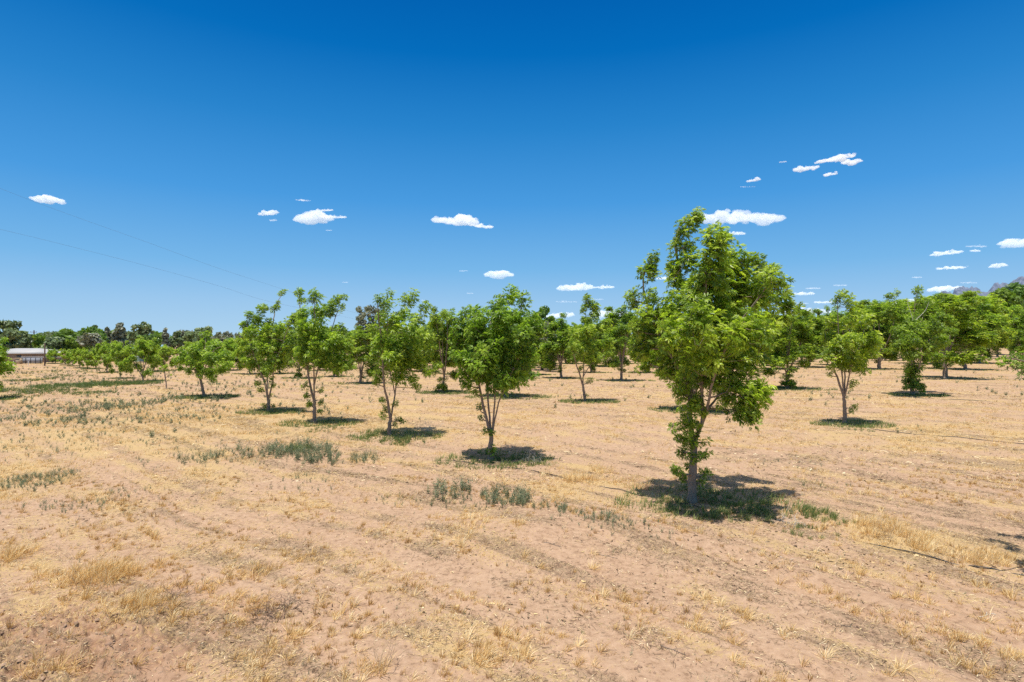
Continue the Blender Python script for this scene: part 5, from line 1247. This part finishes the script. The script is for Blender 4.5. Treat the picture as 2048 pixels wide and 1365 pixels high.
CL = [(97, 401, 62, 17, -.08, 'lone oval cloud at the far left above the wires'), (537, 427, 38, 13, .1, 'small cloud left of the lumpy one, upper of two'), (546, 441, 14, 7, 0, 'tiny puff under the small cloud left of the lumpy one'),
 (606, 401, 32, 6, -.05, 'thin wisp above the lumpy cloud'), (628, 437, 66, 32, .05, 'lumpy white cloud in the left half of the sky'), (664, 435, 60, 10, 0, 'flat tail at the right of the lumpy cloud'), (652, 421, 28, 8, .05, 'small wisp on top of the lumpy cloud'), (658, 461, 14, 4, 0, 'faint speck under the lumpy cloud'),
 (910, 442, 92, 26, -.03, 'long white cloud near the middle of the sky'), (960, 452, 50, 12, -.12, 'ragged tail right of the long middle cloud'), (998, 550, 58, 17, 0, 'oval cloud above the three-limbed tree'), (927, 542, 18, 5, 0, 'faint speck left of the oval cloud'), (940, 587, 14, 4, 0, 'tiny wisp above the trees left of the three-limbed tree top'),
 (1150, 576, 72, 18, .05, 'flat based cloud above the pointed top tree'), (1207, 575, 46, 9, 0, 'thin cloud right of the flat based one'), (1133, 604, 44, 6, 0, 'thin low streak left of the pointed top tree'),
 (1482, 437, 156, 38, .0, 'largest white cloud, just right of the tallest tree top'), (1470, 468, 42, 10, 0, 'small flat cloud beneath the largest one'), (1334, 557, 42, 12, 0, 'small cloud seen between the left tuft and crown of the tallest tree'),
 (1672, 318, 78, 15, .18, 'slanting cloud at the upper right, highest in the sky'), (1703, 324, 40, 14, .12, 'cloud touching the right end of the slanting one'), (1612, 337, 50, 15, .12, 'ragged cloud left below the slanting one'), (1661, 349, 26, 11, .15, 'small cloud right below the slanting one'), (1507, 361, 28, 10, .15, 'small cloud above the largest one'), (1566, 324, 14, 6, .1, 'tiny puff at the upper right, left of the ragged one'), (1495, 374, 32, 4, 0, 'faint wisp just above the largest cloud'),
 (1892, 507, 62, 12, .1, 'slanting thin cloud at the right, left of two'), (1953, 493, 42, 7, 0, 'thin flat streak near the right edge'), (1950, 502, 18, 8, 0, 'small puff under the thin flat streak'), (2032, 488, 60, 24, 0, 'white cloud cut by the right edge'), (1903, 536, 62, 9, .05, 'long thin cloud over the right hand trees'), (1997, 532, 34, 12, .1, 'small cloud below the one cut by the right edge'), (1834, 555, 18, 6, 0, 'tiny puff above the skirted tree'), (1937, 566, 34, 6, 0, 'thin streak above the mountains'), (1888, 578, 64, 14, .08, 'low cloud resting over the left end of the mountains'),
 (1680, 571, 28, 6, 0, 'thin short streak above the fanning tree'), (1608, 588, 42, 10, 0, 'small cloud just right of the tallest tree crown'), (1626, 577, 30, 7, 0, 'small thin cloud upper right of the tallest tree crown'), (1646, 605, 36, 9, 0, 'low white cloud left of the fanning tree top'), (1602, 607, 30, 6, 0, 'faint low cloud beside the tallest tree crown'),
 (1610, 625, 120, 18, .0, 'long low cloud bank on the horizon right of the tallest tree'), (1830, 612, 110, 24, 0, 'low white cloud bank behind the right hand trees'), (1225, 630, 90, 22, 0, 'low cloud bank on the horizon between the pointed and tallest trees'), (1118, 632, 60, 16, .1, 'low cloud left of the pointed top tree on the horizon'), (1196, 599, 22, 5, 0, 'tiny streak right of the pointed tree top'), (690, 565, 12, 4, 0, 'tiny white speck above the tall two-trunked tree'), (848, 601, 12, 4, 0, 'tiny white speck right of the open crowned tree top')]
for k, (px, py, w, h, tl_, lab) in enumerate(CL): cloud(px, py, w, h, lab, tl_, k, thin=h < 8)
finish_clouds()

# ------------------------------------------------------------------ air
HAZE = 0
if HAZE:
    m, nt, out = mat_new('haze'); pv = nt.nodes.new('ShaderNodeVolumePrincipled'); pv.inputs['Density'].default_value = HAZE; pv.inputs['Color'].default_value = (.42, .66, 1.0, 1); pv.inputs['Anisotropy'].default_value = 0.0
    nt.links.new(pv.outputs[0], out.inputs['Volume'])
    mb = MB(); mb.box(-7200, 7600, -7000, 7300, -40, 655); o = mb.build('haze', m); tag(o, kind='stuff')
